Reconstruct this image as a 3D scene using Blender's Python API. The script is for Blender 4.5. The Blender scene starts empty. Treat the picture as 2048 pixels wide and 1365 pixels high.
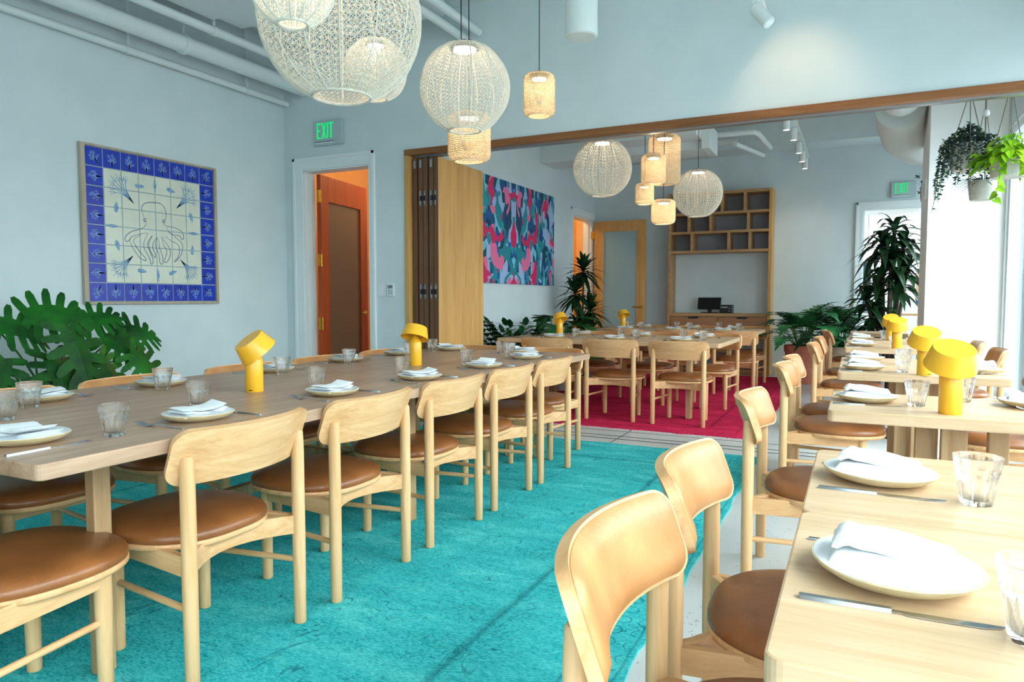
import bpy, bmesh, math, random
from mathutils import Vector, Matrix
random.seed(7)
PI = math.pi
sc = bpy.context.scene
COL = sc.collection

# ---------------------------------------------------------------- camera
EYE = 1.15
cam_d = bpy.data.cameras.new('camera'); cam = bpy.data.objects.new('camera', cam_d); COL.objects.link(cam)
cam.location = (0, 0, EYE)
cam.rotation_euler = (math.radians(90 - 3.4), 0, math.radians(26.1))
cam_d.sensor_width = 36.0; cam_d.lens = 1406.0 / 2048.0 * 36.0
cam_d.clip_start = 0.05; cam_d.clip_end = 200
sc.camera = cam

# ---------------------------------------------------------------- view + sky
sc.view_settings.view_transform = 'Standard'; sc.view_settings.look = 'None'
sc.view_settings.gamma = 1.0; sc.view_settings.use_curve_mapping = False
sc.view_settings.exposure = 0.02
w = bpy.data.worlds.new('sky'); sc.world = w; w.use_nodes = True
bg = w.node_tree.nodes['Background']
# overcast sky: pale near the horizon, much brighter overhead, dull light thrown up from the ground
_nt = w.node_tree
_tc = _nt.nodes.new('ShaderNodeTexCoord'); _sp = _nt.nodes.new('ShaderNodeSeparateXYZ'); _nt.links.new(_tc.outputs['Generated'], _sp.inputs[0])
_mr = _nt.nodes.new('ShaderNodeMapRange'); _mr.inputs[1].default_value = -.1; _mr.inputs[2].default_value = .75; _mr.inputs[3].default_value = 2.8; _mr.inputs[4].default_value = 16.0
_nt.links.new(_sp.outputs['Z'], _mr.inputs[0]); _nt.links.new(_mr.outputs[0], bg.inputs[1])
bg.inputs[0].default_value = (0.83, 0.95, 1.0, 1)

def lamp(name, kind, loc, energy, color=(1, 1, 1), rot=(0, 0, 0), size=None, sizey=None, portal=False, spot=None, blend=.6, radius=.03):
    l = bpy.data.lights.new(name, kind); l.energy = energy; l.color = color
    if kind == 'AREA':
        l.shape = 'RECTANGLE'; l.size = size; l.size_y = sizey or size
        if portal: l.cycles.is_portal = True
    elif kind == 'SPOT':
        l.spot_size = spot; l.spot_blend = blend; l.shadow_soft_size = radius
    else:
        l.shadow_soft_size = radius
    o = bpy.data.objects.new(name, l); COL.objects.link(o); o.location = loc; o.rotation_euler = rot
    return o

# sky portals at the window openings (they add no light of their own)
lamp('window_portal', 'AREA', (1.49, 2.65, 1.5), 1, rot=(0, math.radians(90), 0), size=2.7, sizey=10.6, portal=True)
lamp('window_portal', 'AREA', (-.15, -3.25, 1.55), 1, rot=(math.radians(90), 0, 0), size=2.1, sizey=2.6, portal=True)
lamp('window_portal', 'AREA', (1.49, 10.2, 1.6), 1, rot=(0, math.radians(90), 0), size=2.9, sizey=2.0, portal=True)  # opening of the added window beyond the pier
# warm light in the corridor behind the doors, white light in the room beyond
lamp('corridor_lamp', 'POINT', (-4.75, 6.9, 2.9), 30, (1, .62, .33), radius=.12)
lamp('corridor_lamp', 'POINT', (-4.8, 10.6, 2.9), 42, (1, .66, .3), radius=.12)
lamp('far_room_lamp', 'AREA', (0.8, 14.2, 3.2), 260, (1, .98, .95), size=3.5, sizey=3.5)

LX = -5.27      # left wall
RX = 1.27       # window wall
PY = 5.5        # partition
BY = 11.4       # back wall
L2 = -3.97      # left wall of the far room
CZ = 3.72       # ceiling

# ---------------------------------------------------------------- materials
def srgb(r, g, b):
    f = lambda c: ((c/255)/12.92) if c/255 <= .04045 else (((c/255)+.055)/1.055)**2.4
    return (f(r), f(g), f(b), 1)

def mat(name, col, rough=.5, metal=0, spec=.5, trans=0, emit=None, estr=0, sheen=0, sub=0):
    m = bpy.data.materials.new(name); m.use_nodes = True
    b = m.node_tree.nodes['Principled BSDF']
    b.inputs['Base Color'].default_value = col; b.inputs['Roughness'].default_value = rough
    b.inputs['Metallic'].default_value = metal; b.inputs['Specular IOR Level'].default_value = spec
    b.inputs['Transmission Weight'].default_value = trans
    if emit: b.inputs['Emission Color'].default_value = emit; b.inputs['Emission Strength'].default_value = estr
    return m

def N(m, t, **k):
    n = m.node_tree.nodes.new(t)
    for a, v in k.items():
        if a.startswith('i_'):
            n.inputs[a[2:].replace('_', ' ')].default_value = v
        else: setattr(n, a, v)
    return n
def L(m, a, ao, b, bi): m.node_tree.links.new(a.outputs[ao], b.inputs[bi])
def ramp(m, stops, interp='LINEAR'):
    r = N(m, 'ShaderNodeValToRGB'); cr = r.color_ramp; cr.interpolation = interp
    while len(cr.elements) < len(stops): cr.elements.new(.5)
    for e, (p, c) in zip(cr.elements, stops): e.position = p; e.color = c
    return r
def P(m): return m.node_tree.nodes['Principled BSDF']

def noisy(name, c1, c2, scale=4, rough=.5, stretch=(1, 1, 1), detail=4, bump=0, bscale=None, lo=.35, hi=.65, spec=.5, dist=0, metal=0):
    m = mat(name, c1, rough, spec=spec, metal=metal)
    tc = N(m, 'ShaderNodeTexCoord'); mp = N(m, 'ShaderNodeMapping'); mp.inputs['Scale'].default_value = stretch
    L(m, tc, 'Object', mp, 'Vector')
    nz = N(m, 'ShaderNodeTexNoise'); nz.inputs['Scale'].default_value = scale; nz.inputs['Detail'].default_value = detail
    nz.inputs['Distortion'].default_value = dist
    L(m, mp, 'Vector', nz, 'Vector')
    r = ramp(m, [(lo, c1), (hi, c2)]); L(m, nz, 'Fac', r, 'Fac'); L(m, r, 'Color', P(m), 'Base Color')
    if bump:
        bp = N(m, 'ShaderNodeBump'); bp.inputs['Strength'].default_value = bump; bp.inputs['Distance'].default_value = .01
        if bscale:
            n2 = N(m, 'ShaderNodeTexNoise'); n2.inputs['Scale'].default_value = bscale; L(m, mp, 'Vector', n2, 'Vector'); L(m, n2, 'Fac', bp, 'Height')
        else: L(m, nz, 'Fac', bp, 'Height')
        L(m, bp, 'Normal', P(m), 'Normal')
    return m

def wood(name, c1, c2, axis='X', scale=1.0, rough=.45, ring=.0):
    """grain runs along axis"""
    st = {'X': (1.2, 14, 14), 'Y': (14, 1.2, 14), 'Z': (14, 14, 1.2)}[axis]
    m = mat(name, c1, rough, spec=.35)
    tc = N(m, 'ShaderNodeTexCoord'); mp = N(m, 'ShaderNodeMapping'); mp.inputs['Scale'].default_value = [s*scale for s in st]
    L(m, tc, 'Object', mp, 'Vector')
    nz = N(m, 'ShaderNodeTexNoise'); nz.inputs['Scale'].default_value = 1.6; nz.inputs['Detail'].default_value = 7
    nz.inputs['Roughness'].default_value = .62; nz.inputs['Distortion'].default_value = .6
    L(m, mp, 'Vector', nz, 'Vector')
    n2 = N(m, 'ShaderNodeTexNoise'); n2.inputs['Scale'].default_value = 9; n2.inputs['Detail'].default_value = 3
    L(m, mp, 'Vector', n2, 'Vector')
    ad = N(m, 'ShaderNodeMath', operation='MULTIPLY_ADD'); ad.inputs[1].default_value = .25
    L(m, n2, 'Fac', ad, 0); L(m, nz, 'Fac', ad, 2)
    r = ramp(m, [(.45, c1), (.80, c2)]); L(m, ad, 'Value', r, 'Fac'); L(m, r, 'Color', P(m), 'Base Color')
    bp = N(m, 'ShaderNodeBump'); bp.inputs['Strength'].default_value = .08; bp.inputs['Distance'].default_value = .004
    L(m, n2, 'Fac', bp, 'Height'); L(m, bp, 'Normal', P(m), 'Normal')
    return m

M = {}
M['wall'] = noisy('painted_wall', srgb(210, 222, 225), srgb(216, 227, 230), 3, .7, spec=.25)
M['ceil'] = noisy('painted_ceiling', srgb(205, 214, 213), srgb(214, 222, 220), 5, .8, spec=.1)
M['pierlit'] = mat('pier_lit_paint', srgb(250, 252, 252), .6)  # wall paint whitened: window light on the pier put into its colour
M['trim'] = mat('trim_paint', srgb(232, 238, 240), .45)
M['pipe'] = mat('pipe_paint', srgb(222, 230, 230), .5)
M['oakX'] = wood('oak_along_x', srgb(228, 182, 134), srgb(202, 150, 100), 'X')
M['oakY'] = wood('oak_along_y', srgb(228, 182, 134), srgb(202, 150, 100), 'Y')
M['oakZ'] = wood('oak_along_z', srgb(226, 183, 136), srgb(204, 156, 106), 'Z', rough=.5)
M['topY'] = wood('table_oak_y', srgb(190, 156, 130), srgb(156, 122, 96), 'Y', .8, rough=.36)  # same oak as the window tables, its dark reflections put into the colour
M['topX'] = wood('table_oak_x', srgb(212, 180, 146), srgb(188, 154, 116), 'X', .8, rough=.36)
M['postZ'] = wood('table_leg_oak', srgb(190, 156, 116), srgb(158, 122, 84), 'Z', .8)
M['beam'] = wood('header_oak', srgb(156, 102, 60), srgb(124, 76, 40), 'X', .7)
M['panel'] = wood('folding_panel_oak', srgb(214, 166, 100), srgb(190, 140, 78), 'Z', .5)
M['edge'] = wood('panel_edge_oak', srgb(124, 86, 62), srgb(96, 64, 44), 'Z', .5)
M['shelf'] = wood('bookcase_oak', srgb(190, 150, 104), srgb(166, 124, 82), 'X', .7)
M['drawer'] = wood('drawer_front_oak', srgb(174, 126, 88), srgb(156, 108, 74), 'X', .7)
M['redlit'] = wood('warm_lit_wood', srgb(186, 84, 38), srgb(160, 62, 24), 'Z', .6)  # warm corridor light put into the door leaf's wood colour
M['leather'] = noisy('tan_leather', srgb(158, 96, 50), srgb(106, 60, 30), 5, .31, bump=.1, bscale=120, lo=.3, hi=.72, spec=.5)  # one leather with the back pads, shade on the seats put into the brown
M['padlit'] = noisy('lit_backrest_leather', srgb(202, 144, 90), srgb(178, 118, 68), 6, .36, bump=.08, bscale=160, spec=.45)  # seat leather again, light on the backs put into a paler tan
M['welt'] = mat('leather_piping', srgb(150, 100, 60), .5)
M['dark'] = mat('black_plastic', srgb(14, 15, 17), .35)
M['iron'] = mat('black_iron', srgb(24, 26, 30), .45)
M['steel'] = mat('polished_steel', srgb(190, 192, 196), .18, metal=1)
M['steel2'] = mat('brushed_steel', srgb(170, 176, 180), .35, metal=1)
M['brass'] = noisy('brass', srgb(212, 176, 84), srgb(190, 150, 62), 30, .3, metal=1)
M['chrome'] = mat('satin_chrome', srgb(200, 200, 200), .25, metal=1)
M['yellow'] = mat('yellow_lacquer', srgb(244, 180, 44), .26)
M['lampin'] = mat('lamp_diffuser', srgb(225, 225, 215), .5)
M['cloth'] = noisy('white_linen', srgb(238, 241, 244), srgb(246, 248, 250), 12, .85, bump=.25, bscale=220, spec=.1)
M['stone'] = noisy('stoneware_cream', srgb(216, 200, 162), srgb(196, 178, 138), 18, .5)
M['glaze'] = noisy('white_glaze', srgb(240, 242, 244), srgb(206, 216, 230), 9, .18, lo=.5, hi=.75)
M['rimblue'] = noisy('blue_rim_wash', srgb(90, 110, 170), srgb(225, 230, 236), 14, .2, lo=.42, hi=.55)
def sheer(name, tint, refl=.75, ro=.02):
    m = bpy.data.materials.new(name); m.use_nodes = True; nt = m.node_tree
    nt.nodes.remove(P(m)); out = nt.nodes['Material Output']
    t = N(m, 'ShaderNodeBsdfTransparent'); t.inputs[0].default_value = tint
    g = N(m, 'ShaderNodeBsdfGlossy'); g.inputs['Roughness'].default_value = ro
    lw = N(m, 'ShaderNodeLayerWeight'); lw.inputs['Blend'].default_value = .5
    pw = N(m, 'ShaderNodeMath', operation='POWER'); pw.inputs[1].default_value = 4.0; L(m, lw, 'Facing', pw, 0)
    fr = N(m, 'ShaderNodeMath', operation='MULTIPLY_ADD'); fr.inputs[1].default_value = refl; fr.inputs[2].default_value = .05; L(m, pw, 0, fr, 0)
    mx = N(m, 'ShaderNodeMixShader'); L(m, fr, 0, mx, 'Fac'); L(m, t, 'BSDF', mx, 1); L(m, g, 'BSDF', mx, 2); L(m, mx, 'Shader', out, 'Surface')
    return m
def tumbler():
    m = sheer('tumbler_glass', (.975, .985, .985, 1), .3); out = m.node_tree.nodes['Material Output']; mx = [n for n in m.node_tree.nodes if n.type == 'MIX_SHADER'][0]
    gl = N(m, 'ShaderNodeBsdfGlass'); gl.inputs['Roughness'].default_value = .01; gl.inputs['IOR'].default_value = 1.42
    m2 = N(m, 'ShaderNodeMixShader'); m2.inputs[0].default_value = .72; tr_ = [n for n in m.node_tree.nodes if n.type == 'BSDF_TRANSPARENT'][0]; L(m, tr_, 0, m2, 1); L(m, gl, 0, m2, 2); L(m, m2, 0, out, 'Surface'); return m
M['glass'] = tumbler()
M['pane'] = sheer('window_glass', (.97, 1, 1, 1))
M['doorglass'] = mat('frosted_door_glass', srgb(150, 178, 182), .12)
M['frost'] = mat('frosted_panel', srgb(118, 96, 80), .3)
M['cane'] = noisy('white_cane', srgb(228, 224, 210), srgb(206, 202, 190), 30, .7)
M['canew'] = noisy('natural_cane', srgb(236, 214, 176), srgb(222, 196, 154), 30, .7)
M['cable'] = mat('black_cable', srgb(10, 10, 12), .6)
def emit(name, col, s):
    m = mat(name, (0, 0, 0, 1), .5, emit=col, estr=s); return m
M['led'] = emit('led_disc', (1, .86, .72, 1), 14)
M['led2'] = emit('spot_lens', (1, .97, .92, 1), 12)
M['exitg'] = emit('exit_letters', (.0, .80, .20, 1), 1.0)
M['exitbody'] = mat('exit_housing', srgb(178, 196, 200), .4)
M['terra'] = noisy('terracotta', srgb(206, 128, 106), srgb(188, 106, 84), 8, .8)
M['potcream'] = noisy('pale_clay', srgb(226, 204, 182), srgb(208, 184, 160), 8, .8)
M['potgrey'] = noisy('grey_concrete_pot', srgb(196, 196, 186), srgb(174, 174, 164), 14, .8)
M['soil'] = noisy('potting_soil', srgb(60, 50, 42), srgb(96, 88, 80), 40, .95)
def leafm(name, a, b, rough=.38):
    m = noisy(name, a, b, 5, rough+.08, lo=.3, hi=.7, spec=.25)
    return m
M['lmon'] = leafm('monstera_leaf', srgb(4, 40, 16), srgb(30, 112, 28))
M['lzz'] = leafm('zz_leaf', srgb(10, 48, 22), srgb(20, 76, 30), .3)
M['ldra'] = leafm('dracaena_leaf', srgb(12, 36, 20), srgb(30, 68, 32))
M['lxan'] = leafm('philodendron_leaf', srgb(24, 78, 50), srgb(58, 128, 70))
M['llime'] = leafm('lime_pothos_leaf', srgb(96, 160, 20), srgb(176, 214, 40))
M['ldark'] = leafm('trailing_leaf', srgb(40, 56, 56), srgb(76, 96, 92), .6)
M['stem'] = leafm('plant_stem', srgb(60, 104, 48), srgb(84, 128, 62), .6)
M['trunk'] = noisy('woody_trunk', srgb(96, 88, 66), srgb(70, 62, 46), 20, .8)
M['cord'] = mat('hanger_cord', srgb(120, 118, 108), .8)
M['corr'] = noisy('corridor_paint', srgb(236, 176, 116), srgb(232, 168, 106), 3, .7)
M['corry'] = mat('corridor_yellow', srgb(250, 172, 30), .6)
M['plate_w'] = mat('white_plastic', srgb(225, 230, 232), .4)
M['grey_dev'] = mat('grey_device', srgb(120, 134, 136), .4)
M['ext'] = noisy('teal_facade', srgb(12, 44, 54), srgb(18, 54, 64), 6, .8)

# concrete floor with dark flecks
def floor_mat():
    m = mat('polished_concrete', srgb(190, 192, 190), .28, spec=.5)
    tc = N(m, 'ShaderNodeTexCoord')
    nz = N(m, 'ShaderNodeTexNoise'); nz.inputs['Scale'].default_value = 1.3; nz.inputs['Detail'].default_value = 6; L(m, tc, 'Object', nz, 'Vector')
    r = ramp(m, [(.3, srgb(176, 180, 180)), (.7, srgb(204, 206, 204))]); L(m, nz, 'Fac', r, 'Fac')
    vo = N(m, 'ShaderNodeTexVoronoi'); vo.inputs['Scale'].default_value = 62; vo.inputs['Randomness'].default_value = 1; L(m, tc, 'Object', vo, 'Vector')
    n2 = N(m, 'ShaderNodeTexNoise'); n2.inputs['Scale'].default_value = 30; L(m, tc, 'Object', n2, 'Vector')
    gt = N(m, 'ShaderNodeMath', operation='GREATER_THAN'); gt.inputs[1].default_value = .56; L(m, n2, 'Fac', gt, 0)
    r2 = ramp(m, [(.16, (1, 1, 1, 1)), (.24, (0, 0, 0, 1))]); L(m, vo, 'Distance', r2, 'Fac')
    mu = N(m, 'ShaderNodeMath', operation='MULTIPLY'); L(m, r2, 'Color', mu, 0); L(m, gt, 'Value', mu, 1)
    mx = N(m, 'ShaderNodeMix', data_type='RGBA'); L(m, mu, 'Value', mx, 0); L(m, r, 'Color', mx, 6); mx.inputs[7].default_value = srgb(92, 88, 88)
    L(m, mx, 2, P(m), 'Base Color')
    return m
M['floor'] = floor_mat()

def rug_mat(name, base, light, dark, line, X0, X1, Y0, Y1, bord):
    """worn overdyed rug: mottled pile, thin meandering outlines, a border band with small motifs"""
    m = mat(name, base, .95, spec=.05)
    tc = N(m, 'ShaderNodeTexCoord')
    mp = N(m, 'ShaderNodeMapping'); mp.inputs['Scale'].default_value = (1.0, 3.0, 1); L(m, tc, 'Object', mp, 'Vector')
    n1 = N(m, 'ShaderNodeTexNoise'); n1.inputs['Scale'].default_value = 2.2; n1.inputs['Detail'].default_value = 10; n1.inputs['Roughness'].default_value = .72; L(m, mp, 'Vector', n1, 'Vector')
    r1 = ramp(m, [(.34, dark), (.5, base), (.66, light)]); L(m, n1, 'Fac', r1, 'Fac')
    # fine pile grain
    n2 = N(m, 'ShaderNodeTexNoise'); n2.inputs['Scale'].default_value = 70; n2.inputs['Detail'].default_value = 3; L(m, mp, 'Vector', n2, 'Vector')
    r2 = ramp(m, [(.35, dark), (.62, light)]); L(m, n2, 'Fac', r2, 'Fac')
    mx = N(m, 'ShaderNodeMix', data_type='RGBA'); mx.inputs[0].default_value = .5; L(m, r1, 'Color', mx, 6); L(m, r2, 'Color', mx, 7)
    # outlines: contour of a distorted noise
    n3 = N(m, 'ShaderNodeTexNoise'); n3.inputs['Scale'].default_value = 2.6; n3.inputs['Detail'].default_value = 3; n3.inputs['Distortion'].default_value = 1.4; L(m, tc, 'Object', n3, 'Vector')
    sub = N(m, 'ShaderNodeMath', operation='SUBTRACT'); sub.inputs[1].default_value = .52; L(m, n3, 'Fac', sub, 0)
    ab = N(m, 'ShaderNodeMath', operation='ABSOLUTE'); L(m, sub, 'Value', ab, 0)
    fr_ = N(m, 'ShaderNodeMath', operation='PINGPONG'); fr_.inputs[1].default_value = .045; L(m, ab, 'Value', fr_, 0)
    lt = ramp(m, [(.0, (1, 1, 1, 1)), (.0055, (0, 0, 0, 1))]); L(m, fr_, 'Value', lt, 'Fac')
    n4 = N(m, 'ShaderNodeTexNoise'); n4.inputs['Scale'].default_value = 5; L(m, tc, 'Object', n4, 'Vector')
    g4 = ramp(m, [(.46, (0, 0, 0, 1)), (.60, (.8, .8, .8, 1))]); L(m, n4, 'Fac', g4, 'Fac')
    mu = N(m, 'ShaderNodeMath', operation='MULTIPLY'); L(m, lt, 'Color', mu, 0); L(m, g4, 'Color', mu, 1)
    mu.use_clamp = True
    mx2 = N(m, 'ShaderNodeMix', data_type='RGBA'); L(m, mu, 'Value', mx2, 0); L(m, mx, 2, mx2, 6); mx2.inputs[7].default_value = line
    # distance to the nearest edge
    sp = N(m, 'ShaderNodeSeparateXYZ'); L(m, tc, 'Object', sp, 'Vector')
    def ed(sock, lo, hi):
        a = N(m, 'ShaderNodeMath', operation='SUBTRACT'); a.inputs[1].default_value = lo; L(m, sp, sock, a, 0)
        b = N(m, 'ShaderNodeMath', operation='SUBTRACT'); b.inputs[0].default_value = hi; L(m, sp, sock, b, 1)
        c = N(m, 'ShaderNodeMath', operation='MINIMUM'); L(m, a, 0, c, 0); L(m, b, 0, c, 1); return c
    ex = ed('X', X0, X1); ey = ed('Y', Y0, Y1)
    dm = N(m, 'ShaderNodeMath', operation='MINIMUM'); L(m, ex, 0, dm, 0); L(m, ey, 0, dm, 1)
    nd = N(m, 'ShaderNodeMath', operation='MULTIPLY_ADD'); nd.inputs[1].default_value = .03; L(m, n1, 'Fac', nd, 0); L(m, dm, 0, nd, 2)
    W = 1.0
    Wh = (1, 1, 1, 1); K = (0, 0, 0, 1)
    rb = ramp(m, [(0, K), (.035, K), (.045, Wh), (.05, K), (.18, K), (.19, Wh), (.2, K), (bord, K), (bord+.02, Wh), (bord+.05, K)]); L(m, nd, 'Value', rb, 'Fac')
    mx3 = N(m, 'ShaderNodeMix', data_type='RGBA')
    fb = N(m, 'ShaderNodeMath', operation='MULTIPLY'); fb.inputs[1].default_value = .55; L(m, rb, 'Color', fb, 0); L(m, fb, 0, mx3, 0); L(m, mx2, 2, mx3, 6); mx3.inputs[7].default_value = line
    # small motifs in the border strip
    vo = N(m, 'ShaderNodeTexVoronoi'); vo.inputs['Scale'].default_value = 11; vo.inputs['Randomness'].default_value = .15; L(m, tc, 'Object', vo, 'Vector')
    s2 = N(m, 'ShaderNodeMath', operation='SUBTRACT'); s2.inputs[1].default_value = .3; L(m, vo, 'Distance', s2, 0)
    a2 = N(m, 'ShaderNodeMath', operation='ABSOLUTE'); L(m, s2, 0, a2, 0)
    v2 = ramp(m, [(.0, Wh), (.05, K)]); L(m, a2, 0, v2, 'Fac')
    strip = ramp(m, [(.055, K), (.06, Wh), (.165, Wh), (.17, K)]); L(m, nd, 'Value', strip, 'Fac')
    mm = N(m, 'ShaderNodeMath', operation='MULTIPLY'); L(m, v2, 'Color', mm, 0); L(m, strip, 'Color', mm, 1)
    mm2 = N(m, 'ShaderNodeMath', operation='MULTIPLY'); mm2.inputs[1].default_value = .6; L(m, mm, 0, mm2, 0)
    mx4 = N(m, 'ShaderNodeMix', data_type='RGBA'); L(m, mm2, 0, mx4, 0); L(m, mx3, 2, mx4, 6); mx4.inputs[7].default_value = line
    L(m, mx4, 2, P(m), 'Base Color')
    bp = N(m, 'ShaderNodeBump'); bp.inputs['Strength'].default_value = .5; bp.inputs['Distance'].default_value = .004; L(m, n2, 'Fac', bp, 'Height'); L(m, bp, 'Normal', P(m), 'Normal')
    return m
TR = (-4.45, -.6, -.5, 5.31); RR = (-3.75, -.72, 5.97, 10.9)
M['teal'] = rug_mat('teal_rug_pile', srgb(34, 168, 174), srgb(100, 210, 208), srgb(10, 134, 140), srgb(10, 78, 92), *TR, .52)
M['red'] = rug_mat('crimson_rug_pile', srgb(196, 32, 72), srgb(222, 60, 98), srgb(150, 18, 56), srgb(92, 10, 44), *RR, .42)

def mural_mat(cy, halfw):
    m = mat('mural_paint', (0, 0, 0, 1), .5)
    tc = N(m, 'ShaderNodeTexCoord'); sp = N(m, 'ShaderNodeSeparateXYZ'); L(m, tc, 'Object', sp, 'Vector')
    s = N(m, 'ShaderNodeMath', operation='SUBTRACT'); s.inputs[1].default_value = cy; L(m, sp, 'Y', s, 0)
    a = N(m, 'ShaderNodeMath', operation='ABSOLUTE'); L(m, s, 0, a, 0)
    # mirrored, slightly off so the two halves are not exact copies
    bl = N(m, 'ShaderNodeMath', operation='MULTIPLY_ADD'); bl.inputs[1].default_value = .12; L(m, s, 0, bl, 0); L(m, a, 0, bl, 2)
    cb = N(m, 'ShaderNodeCombineXYZ'); L(m, bl, 0, cb, 'X'); L(m, sp, 'Z', cb, 'Y')
    mp = N(m, 'ShaderNodeMapping'); mp.inputs['Scale'].default_value = (1.15, .85, 1); L(m, cb, 0, mp, 'Vector')
    def lay(scale, off, st, thr):
        o = N(m, 'ShaderNodeMapping'); o.inputs['Location'].default_value = (off, off*1.7, 0); o.inputs['Scale'].default_value = (st, 1, 1); L(m, mp, 0, o, 0)
        n = N(m, 'ShaderNodeTexNoise'); n.noise_dimensions = '2D'; n.inputs['Scale'].default_value = scale; n.inputs['Detail'].default_value = .6; n.inputs['Distortion'].default_value = .45; L(m, o, 0, n, 'Vector')
        g = N(m, 'ShaderNodeMath', operation='GREATER_THAN'); g.inputs[1].default_value = thr; L(m, n, 'Fac', g, 0); return g
    prev = None; base = srgb(8, 92, 124)
    for (scale, off, st, thr, col) in ((3.4, 3.3, 1.3, .54, srgb(14, 56, 112)), (4.6, 8.1, 1.2, .56, srgb(34, 158, 172)), (4.2, 13.7, 1.5, .57, srgb(16, 84, 168)), (5.0, 19.9, 1.3, .57, srgb(112, 200, 222)),
                                       (4.4, 26.3, 1.4, .58, srgb(10, 70, 96)), (3.8, 31.9, 1.3, .595, srgb(164, 188, 230)), (5.2, 37.1, 1.1, .60, srgb(30, 140, 156)), (4.2, 44.9, 1.2, .665, srgb(238, 116, 162)), (4.6, 52.3, 1.0, .675, srgb(216, 36, 100))):
        g = lay(scale, off, st, thr); mx = N(m, 'ShaderNodeMix', data_type='RGBA'); L(m, g, 0, mx, 0)
        if prev: L(m, prev, 2, mx, 6)
        else: mx.inputs[6].default_value = base
        mx.inputs[7].default_value = col; prev = mx
    mx2 = prev
    L(m, mx2, 2, P(m), 'Base Color'); return m
M['mural'] = mural_mat(8.1, 1.3)
M['tilecream'] = noisy('cream_tile', srgb(224, 226, 208), srgb(214, 218, 202), 5, .25)
M['tileblue'] = noisy('cobalt_tile', srgb(20, 60, 190), srgb(28, 50, 170), 5, .25)
M['grout'] = mat('grout', srgb(170, 184, 188), .8)
M['inklight'] = mat('pale_blue_ink', srgb(120, 150, 220), .4)
M['inkline'] = mat('navy_ink', srgb(54, 70, 120), .4)
M['inkwash'] = noisy('blue_wash', srgb(90, 140, 190), srgb(150, 180, 200), 40, .4)
M['frame'] = wood('frame_wood', srgb(190, 176, 156), srgb(164, 150, 132), 'Z', .8)

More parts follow.
